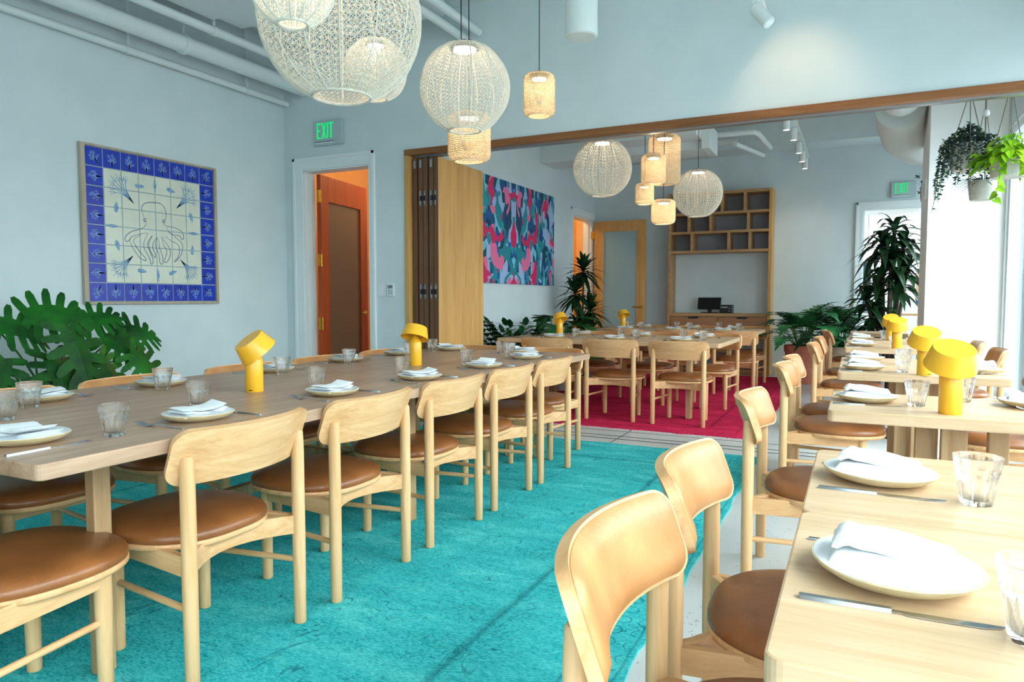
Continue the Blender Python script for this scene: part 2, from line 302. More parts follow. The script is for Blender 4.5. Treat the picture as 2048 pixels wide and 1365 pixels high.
# ---------------------------------------------------------------- mesh helpers
class MB:
    def __init__(s): s.v = []; s.f = []
    def add(s, vs, fs):
        o = len(s.v); s.v += [tuple(p) for p in vs]; s.f += [tuple(i+o for i in f) for f in fs]; return s
    def box(s, x0, y0, z0, x1, y1, z1, rz=0, c=None):
        p = [Vector((x, y, z)) for z in (z0, z1) for x, y in ((x0, y0), (x1, y0), (x1, y1), (x0, y1))]
        if rz:
            c = Vector(c) if c else Vector(((x0+x1)/2, (y0+y1)/2, 0)); R = Matrix.Rotation(rz, 3, 'Z'); p = [R @ (q-c) + c for q in p]
        return s.add(p, [(3, 2, 1, 0), (4, 5, 6, 7), (0, 1, 5, 4), (1, 2, 6, 5), (2, 3, 7, 6), (3, 0, 4, 7)])
    def lathe(s, prof, n=24, c=(0, 0, 0), R=None, fac=None):
        vs = []; fs = []
        for k, (r, z) in enumerate(prof):
            for i in range(n):
                a = 2*PI*i/n; rr = r*(fac(a, z) if fac else 1)
                q = Vector((rr*math.cos(a), rr*math.sin(a), z))
                if R is not None: q = R @ q
                vs.append(q+Vector(c))
        for k in range(len(prof)-1):
            for i in range(n):
                j = (i+1) % n; fs.append((k*n+i, k*n+j, (k+1)*n+j, (k+1)*n+i))
        if prof[0][0] > 1e-6: fs.append(tuple(range(n-1, -1, -1)))
        if prof[-1][0] > 1e-6: fs.append(tuple(range((len(prof)-1)*n, len(prof)*n)))
        return s.add(vs, fs)
    def tube(s, pts, r, n=8, cap=True):
        pts = [Vector(p) for p in pts]; rs = r if isinstance(r, (list, tuple)) else [r]*len(pts)
        vs = []; fs = []; up = None
        for k, p in enumerate(pts):
            d = (pts[min(k+1, len(pts)-1)]-pts[max(k-1, 0)]).normalized()
            if up is None: up = Vector((0, 0, 1)) if abs(d.z) < .9 else Vector((1, 0, 0))
            a = d.cross(up).normalized(); b = a.cross(d).normalized(); up = b
            for i in range(n):
                t = 2*PI*i/n; vs.append(p + (a*math.cos(t)+b*math.sin(t))*rs[k])
        for k in range(len(pts)-1):
            for i in range(n):
                j = (i+1) % n; fs.append((k*n+i, k*n+j, (k+1)*n+j, (k+1)*n+i))
        if cap: fs.append(tuple(range(n-1, -1, -1))); fs.append(tuple(range((len(pts)-1)*n, len(pts)*n)))
        return s.add(vs, fs)
    def prism(s, poly, z0, z1):
        n = len(poly); vs = [(x, y, z0) for x, y in poly]+[(x, y, z1) for x, y in poly]
        return s.add(vs, [tuple(range(n-1, -1, -1)), tuple(range(n, 2*n))]+[(i, (i+1) % n, (i+1) % n+n, i+n) for i in range(n)])
    def grid(s, fn, nu, nv):
        vs = [fn(i/nu, j/nv) for j in range(nv+1) for i in range(nu+1)]
        return s.add(vs, [(j*(nu+1)+i, j*(nu+1)+i+1, (j+1)*(nu+1)+i+1, (j+1)*(nu+1)+i) for j in range(nv) for i in range(nu)])
    def xf(s, mtx):
        s.v = [tuple(mtx @ Vector(p)) for p in s.v]; return s
    def mesh(s, name, mt, smooth=False):
        me = bpy.data.meshes.new(name); me.from_pydata(s.v, [], s.f); me.materials.append(mt); me.update()
        b = bmesh.new(); b.from_mesh(me); bmesh.ops.recalc_face_normals(b, faces=b.faces); b.to_mesh(me); b.free()
        if smooth:
            me.polygons.foreach_set('use_smooth', [True]*len(me.polygons))
            if smooth != 'all': me.set_sharp_from_angle(angle=math.radians(smooth if isinstance(smooth, (int, float)) and smooth > 1 else 40))
        return me
    def build(s, name, mt, parent=None, smooth=False, bevel=0, seg=2, sub=0, loc=None):
        o = bpy.data.objects.new(name, s.mesh(name, mt, smooth)); COL.objects.link(o)
        if bevel:
            m = o.modifiers.new('bevel', 'BEVEL'); m.width = bevel; m.segments = seg; m.limit_method = 'ANGLE'; m.angle_limit = .7
        if sub:
            m = o.modifiers.new('sub', 'SUBSURF'); m.levels = sub; m.render_levels = sub
        if parent: o.parent = parent
        if loc: o.location = loc
        return o

def tag(o, label, cat, group=None):
    o['label'] = label; o['category'] = cat
    if group: o['group'] = group
    return o
def thing(name, label, cat, loc=(0, 0, 0), rz=0, group=None):
    o = bpy.data.objects.new(name, None); o.empty_display_size = .1; COL.objects.link(o); o.location = loc; o.rotation_euler = (0, 0, rz)
    return tag(o, label, cat, group)
def struct(o): o['kind'] = 'structure'; return o
def copy_tree(o, loc=None, rz=None, label=None, group=None, parent=None):
    c = o.copy(); COL.objects.link(c)
    if parent is not None: c.parent = parent
    for ch in o.children: copy_tree(ch, parent=c)
    if loc is not None: c.location = loc
    if rz is not None: c.rotation_euler = (o.rotation_euler.x, o.rotation_euler.y, rz)
    if label: c['label'] = label
    if group: c['group'] = group
    return c
_used = {}
def place(proto, loc, rz, label, group=None):
    """first call moves the prototype itself, later calls copy it"""
    k = proto.name
    if k not in _used:
        _used[k] = 1; proto.location = loc; proto.rotation_euler = (proto.rotation_euler.x, proto.rotation_euler.y, rz); proto['label'] = label
        if group: proto['group'] = group
        return proto
    return copy_tree(proto, loc, rz, label, group)
# ================================================================ SHELL
def sbox(name, m, *b, **k): return struct(MB().box(*b).build(name, m, **k))
sbox('floor', M['floor'], -6.3, -3.2, -.1, 2.0, 17.2, 0)
sbox('ceiling', M['ceil'], -6.3, -3.2, CZ, 2.0, 17.2, CZ+.12)
sbox('wall_left', M['wall'], LX-.15, -3.15, 0, LX, 5.65, CZ)
f = MB().box(LX, PY, 0, -5.03, PY+.15, CZ).box(-5.03, PY, 2.44, -4.21, PY+.15, CZ).box(-4.21, PY, 0, -3.78, PY+.15, CZ).box(-3.78, PY, 2.53, RX, PY+.15, CZ)
struct(f.build('wall_partition', M['wall']))
f = MB().box(L2-.15, 5.65, 0, L2, 10.235, CZ).box(L2-.15, 10.235, 2.45, L2, 11.115, CZ).box(L2-.15, 11.115, 0, L2, BY, CZ)
struct(f.build('wall_left_far_room', M['wall']))
f = MB().box(L2-.15, BY, 0, .044, BY+.15, CZ).box(.044, BY, 2.44, .99, BY+.15, CZ).box(.99, BY, 0, RX, BY+.15, CZ)
struct(f.build('wall_back', M['wall']))
f = MB().box(RX, -3.15, 0, RX+.2, -2.6, CZ).box(RX, -2.6, 0, RX+.2, 8.24, .2).box(RX, -2.6, 2.78, RX+.2, 8.24, CZ).box(RX, 8.24, 0, RX+.12, 9.25, CZ).box(RX, 9.25, 0, RX+.2, 11.15, .2).box(RX, 9.25, 2.95, RX+.2, 11.15, CZ).box(RX, 11.15, 0, RX+.2, BY+.15, CZ)
struct(f.build('wall_right', M['wall']))
f = MB().box(LX, -3.2, 0, -1.2, -3.0, CZ).box(-1.2, -3.2, 0, .9, -3.0, .25).box(-1.2, -3.2, 2.85, .9, -3.0, CZ).box(.9, -3.2, 0, RX, -3.0, CZ)
struct(f.build('wall_front', M['wall']))
# pier between the window wall and the added window
sbox('wall_pier', M['pierlit'], .62, 8.3, 0, RX, 9.15, CZ)
# corridor behind the doors
f = MB().box(-6.1, 5.65, 0, -5.95, 12.4, CZ).box(-6.1, 5.5, 0, LX-.15, 5.65, CZ).box(-4.66, 12.2, 0, L2-.15, 12.4, CZ)
struct(f.build('wall_corridor', M['corr']))
sbox('wall_corridor_end', M['corry'], -6.1, 12.4, 0, L2-.15, 12.55, CZ)
# room beyond the back door
f = MB().box(-2.6, 16.8, 0, 1.9, 17.0, 3.6).box(-2.75, BY+.15, 0, -2.6, 17, 3.6).box(1.85, BY+.15, 0, 2.0, 17, 3.6)
struct(f.build('wall_far_service_room', M['wall']))
for yy in (12.6, 13.6, 14.6, 15.6):
    tag(MB().box(-2.6, yy, 3.3, 1.85, yy+.22, 3.6).build('ceiling_beam', M['ceil'], bevel=.005), 'white ceiling beam of the bright room beyond the back doorway', 'beam', 'beams in the room beyond')
sbox('window_3', M['ext'], -.9, 16.74, .9, .25, 16.79, 2.3)

# header trim and track over the wide opening, with jamb
f = MB().box(-3.8, PY-.02, 2.475, RX, PY+.17, 2.53)
struct(f.build('trim_1', M['beam'], bevel=.004))
f = MB().box(-3.74, PY+.05, 2.462, RX, PY+.1, 2.476)
struct(f.build('trim_2', M['steel2']))
f = MB().box(-3.8, PY-.02, 0, -3.75, PY+.17, 2.475)
struct(f.build('trim_3', M['panel'], bevel=.004))
# floor track lines under the header
struct(MB().box(-3.75, PY+.02, 0, RX, PY+.032, .002).box(-3.75, PY+.14, 0, RX, PY+.152, .002).box(-3.75, 5.86, 0, RX, 5.867, .0015).box(-1.75, 5.34, 0, -1.743, 5.95, .0015).build('trim_4', M['iron']))
# baseboards
def bb(name, *b): struct(MB().box(*b).build(name, M['trim'], bevel=.003))
bb('baseboard_back', -1.1, BY-.015, 0, -.04, BY, .11)
bb('baseboard_left', LX, -3, 0, LX+.015, PY, .11)
bb('baseboard_far_left', L2, 5.66, 0, L2+.015, 10.13, .11)
bb('baseboard_partition', -4.1, PY-.015, 0, -3.8, PY, .11)

# door casings
def casing(name, axis, a0, a1, p, top, out, sgn, wl, wr, depth):
    """flat casing with an inner bead, round an opening a0..a1 in the plane axis=p"""
    m = MB()
    def b(u0, u1, z0, z1, d0, d1):
        lo, hi = sorted((p+sgn*d0, p+sgn*d1))
        if axis == 'Y': m.box(u0, lo, z0, u1, hi, z1)
        else: m.box(lo, u0, z0, hi, u1, z1)
    b(a0-wl, a0, 0, top+out, 0, .018); b(a1, a1+wr, 0, top+out, 0, .018); b(a0, a1, top, top+out, 0, .018)
    b(a0-wl, a0-wl+.03, 0, top+out, .018, .028); b(a1+wr-.03, a1+wr, 0, top+out, .018, .028); b(a0-wl, a1+wr, top+out-.03, top+out, .018, .028)
    # jamb lining and stop
    b(a0-.001, a0+.015, 0, top, 0, -depth); b(a1-.015, a1+.001, 0, top, 0, -depth); b(a0, a1, top-.015, top+.001, 0, -depth)
    b(a0+.015, a0+.028, 0, top-.015, -depth*.35, -depth*.6); b(a1-.028, a1-.015, 0, top-.015, -depth*.35, -depth*.6)
    return struct(m.build(name, M['trim'], bevel=.002))
casing('trim_5', 'Y', -5.03, -4.21, PY, 2.44, .12, -1, .12, .07, .15)
casing('trim_6', 'X', 10.235, 11.115, L2, 2.45, .11, 1, .11, .07, .15)
casing('trim_7', 'Y', .044, .95, BY, 2.44, .1, -1, .09, .07, .15)

# ---------------------------------------------------------------- windows
def window_side():
    root = struct(bpy.data.objects.new('window_1', None)); COL.objects.link(root)
    fr = MB()
    y0, y1, z0, z1 = -2.6, 8.24, .2, 2.78
    fr.box(RX+.02, y0, z0, RX+.16, y1, z0+.07).box(RX+.02, y0, z1-.07, RX+.16, y1, z1)
    ys = [y0, -.85, .9, 2.65, 4.4, 6.15, y1]
    for y in ys: fr.box(RX+.02, y-(.03 if y0 < y < y1 else 0)-(.03 if y == y1 else 0), z0, RX+(.11 if y == y1 else .16), y+(.03 if y0 < y < y1 else 0)+(.06 if y == y0 else 0), z1)
    fr.build('window_frame', M['trim'], root, bevel=.004)
    for a, b in zip(ys[:-1], ys[1:]):
        MB().box(RX+.085, a+.02, z0+.05, RX+.093, b-.02, z1-.05).build('pane', M['pane'], root)
    MB().box(RX-.05, y0, .17, RX+.03, y1, .2).build('window_sill', M['trim'], root, bevel=.004)
window_side()
def window_front():
    root = struct(bpy.data.objects.new('window_2', None)); COL.objects.link(root)
    fr = MB(); x0, x1, z0, z1 = -1.2, .9, .25, 2.85
    fr.box(x0, -3.15, z0, x1, -3.03, z0+.07).box(x0, -3.15, z1-.07, x1, -3.03, z1)
    xs = [x0, -.15, x1]
    for x in xs: fr.box(x-.035, -3.15, z0, x+.035, -3.03, z1)
    fr.build('window_frame', M['trim'], root, bevel=.004)
    for a, b in zip(xs[:-1], xs[1:]):
        MB().box(a+.02, -3.1, z0+.05, b-.02, -3.092, z1-.05).build('pane', M['pane'], root)
window_front()
def window_far_added():  # unseen window, added to light the far room's back wall and plants
    root = struct(bpy.data.objects.new('window_4_added', None)); COL.objects.link(root); fr = MB(); y0, y1, z0, z1 = 9.25, 11.15, .2, 2.95
    fr.box(RX+.02, y0, z0, RX+.16, y1, z0+.07).box(RX+.02, y0, z1-.07, RX+.16, y1, z1).box(RX+.02, y0, z0, RX+.16, y0+.06, z1).box(RX+.02, y1-.06, z0, RX+.16, y1, z1).box(RX+.02, 10.17, z0, RX+.16, 10.23, z1)
    fr.build('window_frame', M['trim'], root, bevel=.004)
    for a, b in ((y0, 10.2), (10.2, y1)): MB().box(RX+.085, a+.04, z0+.05, RX+.093, b-.02, z1-.05).build('pane', M['pane'], root)
window_far_added()
# dark teal building front outside the far end of the window wall, and paving
tag(MB().box(1.41, 8.6, 0, 2.7, 8.72, 3.4).box(1.41, 8.58, 1.1, 2.7, 8.6, 1.16).build('neighbouring_facade', M['ext']), 'dark teal wall seen through the window at the right edge', 'wall')
struct(MB().box(2.0, -14, -.12, 14, 20, -.02).box(-7, -14, -.12, 2.0, -3.2, -.02).build('ground_outside', noisy('pale_paving', srgb(120, 124, 126), srgb(104, 108, 110), 3, .8)))

# ---------------------------------------------------------------- doors
def door1():
    a = math.radians(90+8.9); root = struct(bpy.data.objects.new('door_1', None)); COL.objects.link(root)
    root.location = (-4.985, PY+.14, 0); root.rotation_euler = (0, 0, a)
    W, H, T = .96, 2.42, .045   # leaf runs along local +X, faces local +-Y
    f = MB().box(0, -T, .01, .15, 0, H).box(W-.15, -T, .01, W, 0, H).box(.15, -T, H-.26, W-.15, 0, H).box(.15, -T, .01, W-.15, 0, .24)
    f.build('door_leaf', M['redlit'], root, bevel=.002)
    MB().box(.15, -T*.6, .24, W-.15, -T*.4, H-.26).build('glass_panel', M['frost'], root)
    h = MB().tube([(W-.07, -T-.03, 1.0), (W-.19, -T-.035, 1.0)], .009).tube([(W-.07, -T, 1.0), (W-.07, -T-.04, 1.0)], .01).lathe([(.026, 0), (.026, .008)], 20, (W-.07, -T, 1.0), Matrix.Rotation(PI/2, 3, 'X'))
    h.build('door_handle', M['brass'], root, smooth=True)
    for z in (2.2, 1.55, .9, .2):
        hg = MB().box(-.046, -.052, z-.06, -.004, -.046, z+.06).box(-.004, -.047, z-.06, .002, -.004, z+.06).tube([(-.006, -.052, z-.065), (-.006, -.052, z+.065)], .006, 10)
        for sx in (-.014, -.036):
            for sz in (-.045, -.02, .02, .045): hg.lathe([(.003, 0), (.003, .0015)], 8, (sx, -.052, z+sz), Matrix.Rotation(PI/2, 3, 'X'))
        hg.build('hinge', M['brass'], root, smooth=True)
door1()
def door2():
    root = struct(bpy.data.objects.new('door_2', None)); COL.objects.link(root); root.location = (L2+.06, 11.06, 0)
    W, H, T = .86, 2.42, .045
    f = MB().box(0, 0, .01, .16, T, H).box(W-.14, 0, .01, W, T, H).box(.16, 0, H-.17, W-.14, T, H).box(.16, 0, .01, W-.14, T, .26)
    f.build('door_leaf', M['panel'], root, bevel=.002)
    MB().box(.16, T*.4, .26, W-.14, T*.6, H-.17).build('glass_panel', M['doorglass'], root)
    h = MB().tube([(W-.07, -.035, 1.03), (W-.2, -.04, 1.03)], .009).tube([(W-.07, 0, 1.03), (W-.07, -.04, 1.03)], .01).lathe([(.026, 0), (.026, -.008)], 20, (W-.07, 0, 1.03), Matrix.Rotation(-PI/2, 3, 'X'))
    h.build('door_handle', M['brass'], root, smooth=True)
    for z in (2.2, .25):
        MB().box(-.055, -.004, z-.06, .01, .002, z+.06).tube([(-.02, -.006, z-.065), (-.02, -.006, z+.065)], .007, 10).build('hinge', M['brass'], root, smooth=True)
door2()

# folded stack of sliding partition panels
XS = [-3.735, -3.672, -3.62, -3.557, -3.505]
def fold_panel(x, i):
    wdt = .86 if i == 4 else .84
    t = thing('folding_partition_panel', '', 'partition panel', (x, PY+.03, 0))
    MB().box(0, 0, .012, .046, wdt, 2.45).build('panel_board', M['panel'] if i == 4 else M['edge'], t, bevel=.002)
    MB().box(.001, -.003, .012, .045, 0, 2.45).build('edge_strip', M['edge'], t)
    if i in (0, 1, 3):
        MB().box(.012, -.006, 2.36, .034, -.003, 2.43).box(.016, -.008, 2.38, .03, -.006, 2.40).build('guide_plate', M['steel2'], t)
    return t
nm = ['oak partition panel folded outermost against the opening jamb', 'second folded partition panel out from the jamb, edge with hinges', 'third folded partition panel out from the jamb, middle of the stack', 'fourth folded partition panel out from the jamb, edge with hinges', 'broad honey oak partition panel whose whole face shows beside the mural']
FP = []
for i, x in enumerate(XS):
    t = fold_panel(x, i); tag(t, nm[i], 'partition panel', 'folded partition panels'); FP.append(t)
for i in (2, 4):     # concealed hinges, each joined across two panel edges
    t = FP[i]
    for z in (2.08, .62+.6, .35):
        for sx in (-.026-.012, .012):
            p = MB().lathe([(.009, 0), (.009, .004)], 14, (0, 0, .062), Matrix.Rotation(PI/2, 3, 'X')).lathe([(.009, 0), (.009, .004)], 14, (0, 0, -.062), Matrix.Rotation(PI/2, 3, 'X')).box(-.009, -.004, -.062, .009, 0, .062)
            p.xf(Matrix.Translation((sx+.006, -.0035, z))).build('hinge_plate', M['steel2'], t)
        MB().box(-.034, -.012, z-.024, .026, -.004, z+.024).box(-.022, -.016, z-.016, -.004, -.012, z+.016).box(.0, -.016, z-.012, .016, -.012, z+.012).build('hinge_knuckle', M['dark'], t)

# ================================================================ RUGS
def rug(name, m, R, label, fringe):
    t = thing(name, label, 'rug')
    nx, ny = 60, 80; rnd = random.Random(3)
    def edge(u): return .006*math.sin(u*37)+.005*math.sin(u*91+1)
    def fn(u, v):
        x = R[0]+(R[1]-R[0])*u; y = R[2]+(R[3]-R[2])*v
        if v in (0, 1): y += edge(u)
        if u in (0, 1): x += edge(v)
        return (x, y, .009+.001*math.sin(x*13)*math.sin(y*11))
    MB().grid(fn, nx, ny).build('pile', m, t, smooth=True)
    mb = MB()   # edge down to the floor
    pts = [fn(i/nx, 0) for i in range(nx+1)]+[fn(1, j/ny) for j in range(1, ny+1)]+[fn(1-i/nx, 1) for i in range(1, nx+1)]+[fn(0, 1-j/ny) for j in range(1, ny)]
    n = len(pts); mb.add(pts+[(p[0], p[1], 0) for p in pts], [(i, (i+1) % n, n+(i+1) % n, n+i) for i in range(n)]); mb.build('rug_edge', m, t)
    fb = MB()
    for (yy, sg) in fringe:
        x = R[0]
        while x < R[1]:
            l = .012+rnd.random()*.02; a = (rnd.random()-.5)*.6
            fb.add([(x, yy, .004), (x+.006, yy, .004), (x+.004+a*l, yy+sg*l, .002), (x+a*l, yy+sg*l, .002)], [(0, 1, 2, 3)]); x += .008+rnd.random()*.006
    fb.build('fringe', M['cloth'], t)
rug('teal_rug', M['teal'], TR, 'large worn turquoise rug under the long oak table', [(TR[3], 1)])
rug('crimson_rug', M['red'], RR, 'crimson pink rug under the tables beyond the opening', [(RR[2], -1), (RR[3], 1)])

# ================================================================ TABLES
def rrect(x0, y0, x1, y1, r, n=5):
    pts = []
    for cx, cy, a in ((x1-r, y1-r, 0), (x0+r, y1-r, 90), (x0+r, y0+r, 180), (x1-r, y0+r, 270)):
        for i in range(n+1):
            t = math.radians(a+90*i/n); pts.append((cx+r*math.cos(t), cy+r*math.sin(t)))
    return pts
def table(label, x0, y0, x1, y1, top, posts, boards=(), beams=(), seams=(), round_base=None, group=None, th=.042, zb=0):
    t = thing('dining_table', label, 'table', ((x0+x1)/2, (y0+y1)/2, 0), group=group); cx, cy = (x0+x1)/2, (y0+y1)/2
    segs = [y0]+list(seams)+[y1]
    for a, b in zip(segs[:-1], segs[1:]):
        MB().prism(rrect(x0-cx, a-cy+(.0012 if a != y0 else 0), x1-cx, b-cy-(.0012 if b != y1 else 0), .022), .75-th, .75).build('tabletop', top, t, bevel=.004, smooth=False)
    for (px, py, sx, sy) in posts:
        MB().box(px-sx/2-cx, py-sy/2-cy, zb, px+sx/2-cx, py+sy/2-cy, .75-th).build('leg', M['postZ'], t, bevel=.004)
    for b in beams:
        MB().box(b[0]-cx, b[1]-cy, b[2], b[3]-cx, b[4]-cy, b[5]).build('stretcher', M['postZ'], t, bevel=.004)
    if round_base:
        for bx, by in round_base:
            MB().lathe([(.0, .0), (.24, .0), (.245, .006), (.24, .012), (.05, .02), (0, .02)], 40, (bx-cx, by-cy, 0)).build('base', M['iron'], t, smooth=True)
            MB().lathe([(.0, .02), (.034, .02), (.034, .70), (.12, .70), (.12, .708), (0, .708)], 24, (bx-cx, by-cy, 0)).build('pedestal', M['iron'], t, smooth=True)
    return t
# long table
X0, X1, Y0, Y1 = -3.11, -1.762, 1.0, 4.92
pp = []
for yy in (1.33, 2.98, 4.6):
    for xx in (-2.84, -2.045): pp += [(xx, yy, .042, .055)]
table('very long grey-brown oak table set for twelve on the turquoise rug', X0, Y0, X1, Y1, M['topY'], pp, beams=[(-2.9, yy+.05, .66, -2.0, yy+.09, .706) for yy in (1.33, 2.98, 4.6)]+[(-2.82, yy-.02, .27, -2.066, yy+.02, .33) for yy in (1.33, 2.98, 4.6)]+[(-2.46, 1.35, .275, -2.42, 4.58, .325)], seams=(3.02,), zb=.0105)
# far room tables
table('oak table on the crimson rug, the nearer of the two beyond the opening', -3.35, 6.47, -1.095, 7.70, M['topX'], [(x, y, .05, .09) for x in (-3.1, -1.42) for y in (6.75, 7.42)], beams=[(-3.1, 7.05, .62, -1.42, 7.1, .7)], zb=.0105)
table('oak table on the crimson rug nearest the bookcase', -3.35, 8.80, -1.09, 10.0, M['topX'], [(x, y, .05, .09) for x in (-3.1, -1.42) for y in (9.05, 9.7)], beams=[(-3.1, 9.35, .62, -1.42, 9.4, .7)], zb=.0105)
# row by the window
def wtab(label, y0, y1, seams=(), rb=None, legs=True):
    c = (y0+y1)/2; ps = []
    if legs:
        ly = [y0+.16] if y1-y0 < .8 else [y0+.16, y1-.16]
        for q in ly: ps += [(.235, q+.03, .062, .05), (.32, q-.03, .08, .05), (.46, q+.03, .062, .05)]
    table(label, -.085, y0, .72, y1, M['topX'], ps, seams=seams, round_base=rb)
wtab('pale oak table in the lower right corner of the view, nearest of the window row', .81, 2.03, (1.42,))
wtab('small oak table with a yellow lamp in the window row, second from the front', 2.77, 3.36)
wtab('oak table in the window row behind the second table, third from the front', 4.24, 5.38, (4.81,))
wtab('small oak table in the window row just past the wide opening', 6.42, 7.07, rb=[(.3, 6.75)], legs=False)
wtab('small oak table in the window row next to the white pier', 7.56, 8.14, rb=[(.3, 7.85)], legs=False)
table('farthest small table of the window row, beside the tall leafy plant', -.06, 9.25, .55, 9.9, M['topX'], [], round_base=[(.25, 9.55)])

# ================================================================ CHAIR
def make_chair():
    """origin on the floor midway between the rear legs; sitter faces local +Y"""
    t = thing('dining_chair', 'chair', 'chair')
    RL, FL, FY = .228, .172, .405
    for s in (-1, 1):
        MB().lathe([(.0, .0), (.0185, .0), (.0205, .003), (.0225, .3), (.022, .62), (.0195, .68), (.016, .686), (0, .687)], 20, (s*RL, 0, 0)).build('leg', M['oakZ'], t, smooth=True)
    for s in (-1, 1):
        MB().lathe([(.0, .0), (.0185, .0), (.0205, .003), (.0235, .3), (.023, .392), (0, .392)], 20, (s*FL, FY, 0)).build('leg', M['oakZ'], t, smooth=True)
    # rear rail bows towards the seat
    def rail(path, z0, z1, th, name, mt, drop=0):
        n = len(path)-1; mb = MB(); vs = []; fs = []
        for k, (x, y) in enumerate(path):
            a = path[max(k-1, 0)]; b = path[min(k+1, n)]; d = Vector((b[0]-a[0], b[1]-a[1], 0)).normalized(); q = Vector((-d.y, d.x, 0))*th/2
            zz = z0+drop*(1-abs(2*k/n-1))
            vs += [(x+q.x, y+q.y, zz), (x-q.x, y-q.y, zz), (x-q.x, y-q.y, z1), (x+q.x, y+q.y, z1)]
        for k in range(n):
            for i in range(4): j = (i+1) % 4; fs.append((4*k+i, 4*k+j, 4*k+4+j, 4*k+4+i))
        fs += [(0, 1, 2, 3), (4*n+3, 4*n+2, 4*n+1, 4*n)]
        return mb.add(vs, fs).build(name, mt, t, bevel=.003)
    rail([(RL*(2*i/10-1), .105*(1-(2*i/10-1)**2)) for i in range(11)], .322, .387, .024, 'rear_rail', M['oakX'])
    rail([(FL*(2*i/6-1), FY) for i in range(7)], .335, .387, .022, 'front_rail', M['oakX'])
    for s in (-1, 1): rail([(s*(RL+(FL-RL)*i/6), FY*i/6) for i in range(7)], .325, .387, .024, 'side_rail', M['oakY'])
    for s in (-1, 1): MB().tube([(s*(RL+(FL-RL)*i/4), FY*i/4, .225) for i in range(5)], .0105, 12).build('stretcher', M['oakY'], t, smooth=True)
    def seat_outline(a, k=1):
        c, s_ = math.cos(a), math.sin(a); e = .72
        x = .25*math.copysign(abs(c)**e, c); y = .245*math.copysign(abs(s_)**.84, s_)
        x *= 1-.06*(-s_)*(s_ < 0); return (x*k, y*k+.285)
    n = 48
    def disc(levels, name, mt):
        mb = MB(); vs = []; fs = []
        for k, z in levels:
            for i in range(n): x, y = seat_outline(2*PI*i/n, k); vs.append((x, y, z))
        for l in range(len(levels)-1):
            for i in range(n): j = (i+1) % n; fs.append((l*n+i, l*n+j, (l+1)*n+j, (l+1)*n+i))
        fs += [tuple(range(n-1, -1, -1)), tuple(range((len(levels)-1)*n, len(levels)*n))]
        return mb.add(vs, fs).build(name, mt, t, smooth=50)
    disc([(.94, .375), (.985, .376), (1.0, .381), (1.0, .391), (.99, .395)], 'seat_rim', M['oakX'])
    disc([(.975, .394), (.99, .399), (.997, .406), (.99, .416), (.965, .425), (.9, .435), (.78, .443), (.55, .449), (.25, .452)], 'seat', M['leather'])
    # curved backrest
    def back(name, mt, W, hb, ht, rc_t, rc_b, off, thk, parent, puff=0, nu=40, nv=8):
        R = .52; tilt = math.radians(20)
        us = [-math.cos(PI*i/nu) for i in range(nu+1)]
        def rng(u):
            x = W*u
            def cut(r):
                d = abs(x)-(W-r); return 0 if d <= 0 else r-math.sqrt(max(r*r-d*d, 0))
            return -hb+cut(rc_b)+.012*(u*u-1)*-0, ht-cut(rc_t)
        def pt(u, v, side):
            lo, hi = rng(u); h = lo+(hi-lo)*v; x = W*u
            y = .006-.056*(1-(x/.24)**2)           # bows back at the middle, wraps forward at the ends
            nx = -2*.062*x/.24**2*-1; nrm = Vector((-2*.056*x/(.24*.24), 1, 0)).normalized()
            fall = min(1, 5*min(v, 1-v))**.5*min(1, 7*(1-abs(u)))**.5
            d = off+(side*thk/2 if not puff else (thk*fall*.9+.002 if side > 0 else 0))
            y0 = y-math.sin(tilt)*h+.002
            return Vector((x, y0, .680+math.cos(tilt)*h))+nrm*d*Vector((1, 1, 1)).x+Vector((0, 0, math.sin(tilt)*d))
        vs = []; fs = []; W1 = nu+1
        for side in (1, -1):
            for j in range(nv+1):
                for i in range(nu+1): vs.append(pt(us[i], j/nv, side))
        o = (nv+1)*W1
        for j in range(nv):
            for i in range(nu):
                a = j*W1+i; fs.append((a, a+1, a+1+W1, a+W1)); fs.append((o+a, o+a+W1, o+a+1+W1, o+a+1))
        for i in range(nu): fs.append((i, o+i, o+i+1, i+1)); a = nv*W1+i; fs.append((a, a+1, o+a+1, o+a))
        for j in range(nv): a = j*W1; fs.append((a, a+W1, o+a+W1, o+a)); a += nu; fs.append((a, o+a, o+a+W1, a+W1))
        return MB().add(vs, fs).build(name, mt, parent, smooth=50)
    b = back('backrest', M['oakX'], .272, .088, .088, .045, .05, .002, .020, t)
    back('back_pad', M['padlit'], .266, .082, .082, .040, .045, .012, .018, b, puff=1)
    return t
CH = make_chair()
def chair(x, y, face, label, group, jit=0):
    """face: world direction the sitter faces, degrees ccw from +X"""
    return place(CH, (x, y, .0105 if x < -1 else 0), math.radians(face-90+jit), label, group)
g = 'chairs round the long table'
on = ['first', 'second', 'third', 'fourth', 'fifth']
jit = [2, 0, -1.5, 1, 0]
for i, y in enumerate((1.62, 2.265, 2.915, 3.545, 4.17)):
    chair(-1.735, y, 180, f'oak chair on the aisle side of the long table, {on[i]} from the front', g, jit[i]*.5)
for i, y in enumerate((1.62, 2.24, 2.92, 3.58, 4.24)):
    chair(-3.14, y, 0, f'oak chair on the wall side of the long table, {on[i]} from the front', g, -jit[i]*.5)
chair(-2.072, .835, 90, 'oak chair cut by the lower left edge, at the near end of the long table', g)
chair(-2.76, .83, 90, 'mostly hidden oak chair at the near end of the long table, wall side', g)
chair(-2.105, 4.965, -90, 'oak chair facing the viewer at the far end of the long table, aisle side', g)
chair(-2.80, 4.975, -90, 'oak chair facing us at the long table far end, beside the folded panels', g)
g = 'chairs by the window tables'
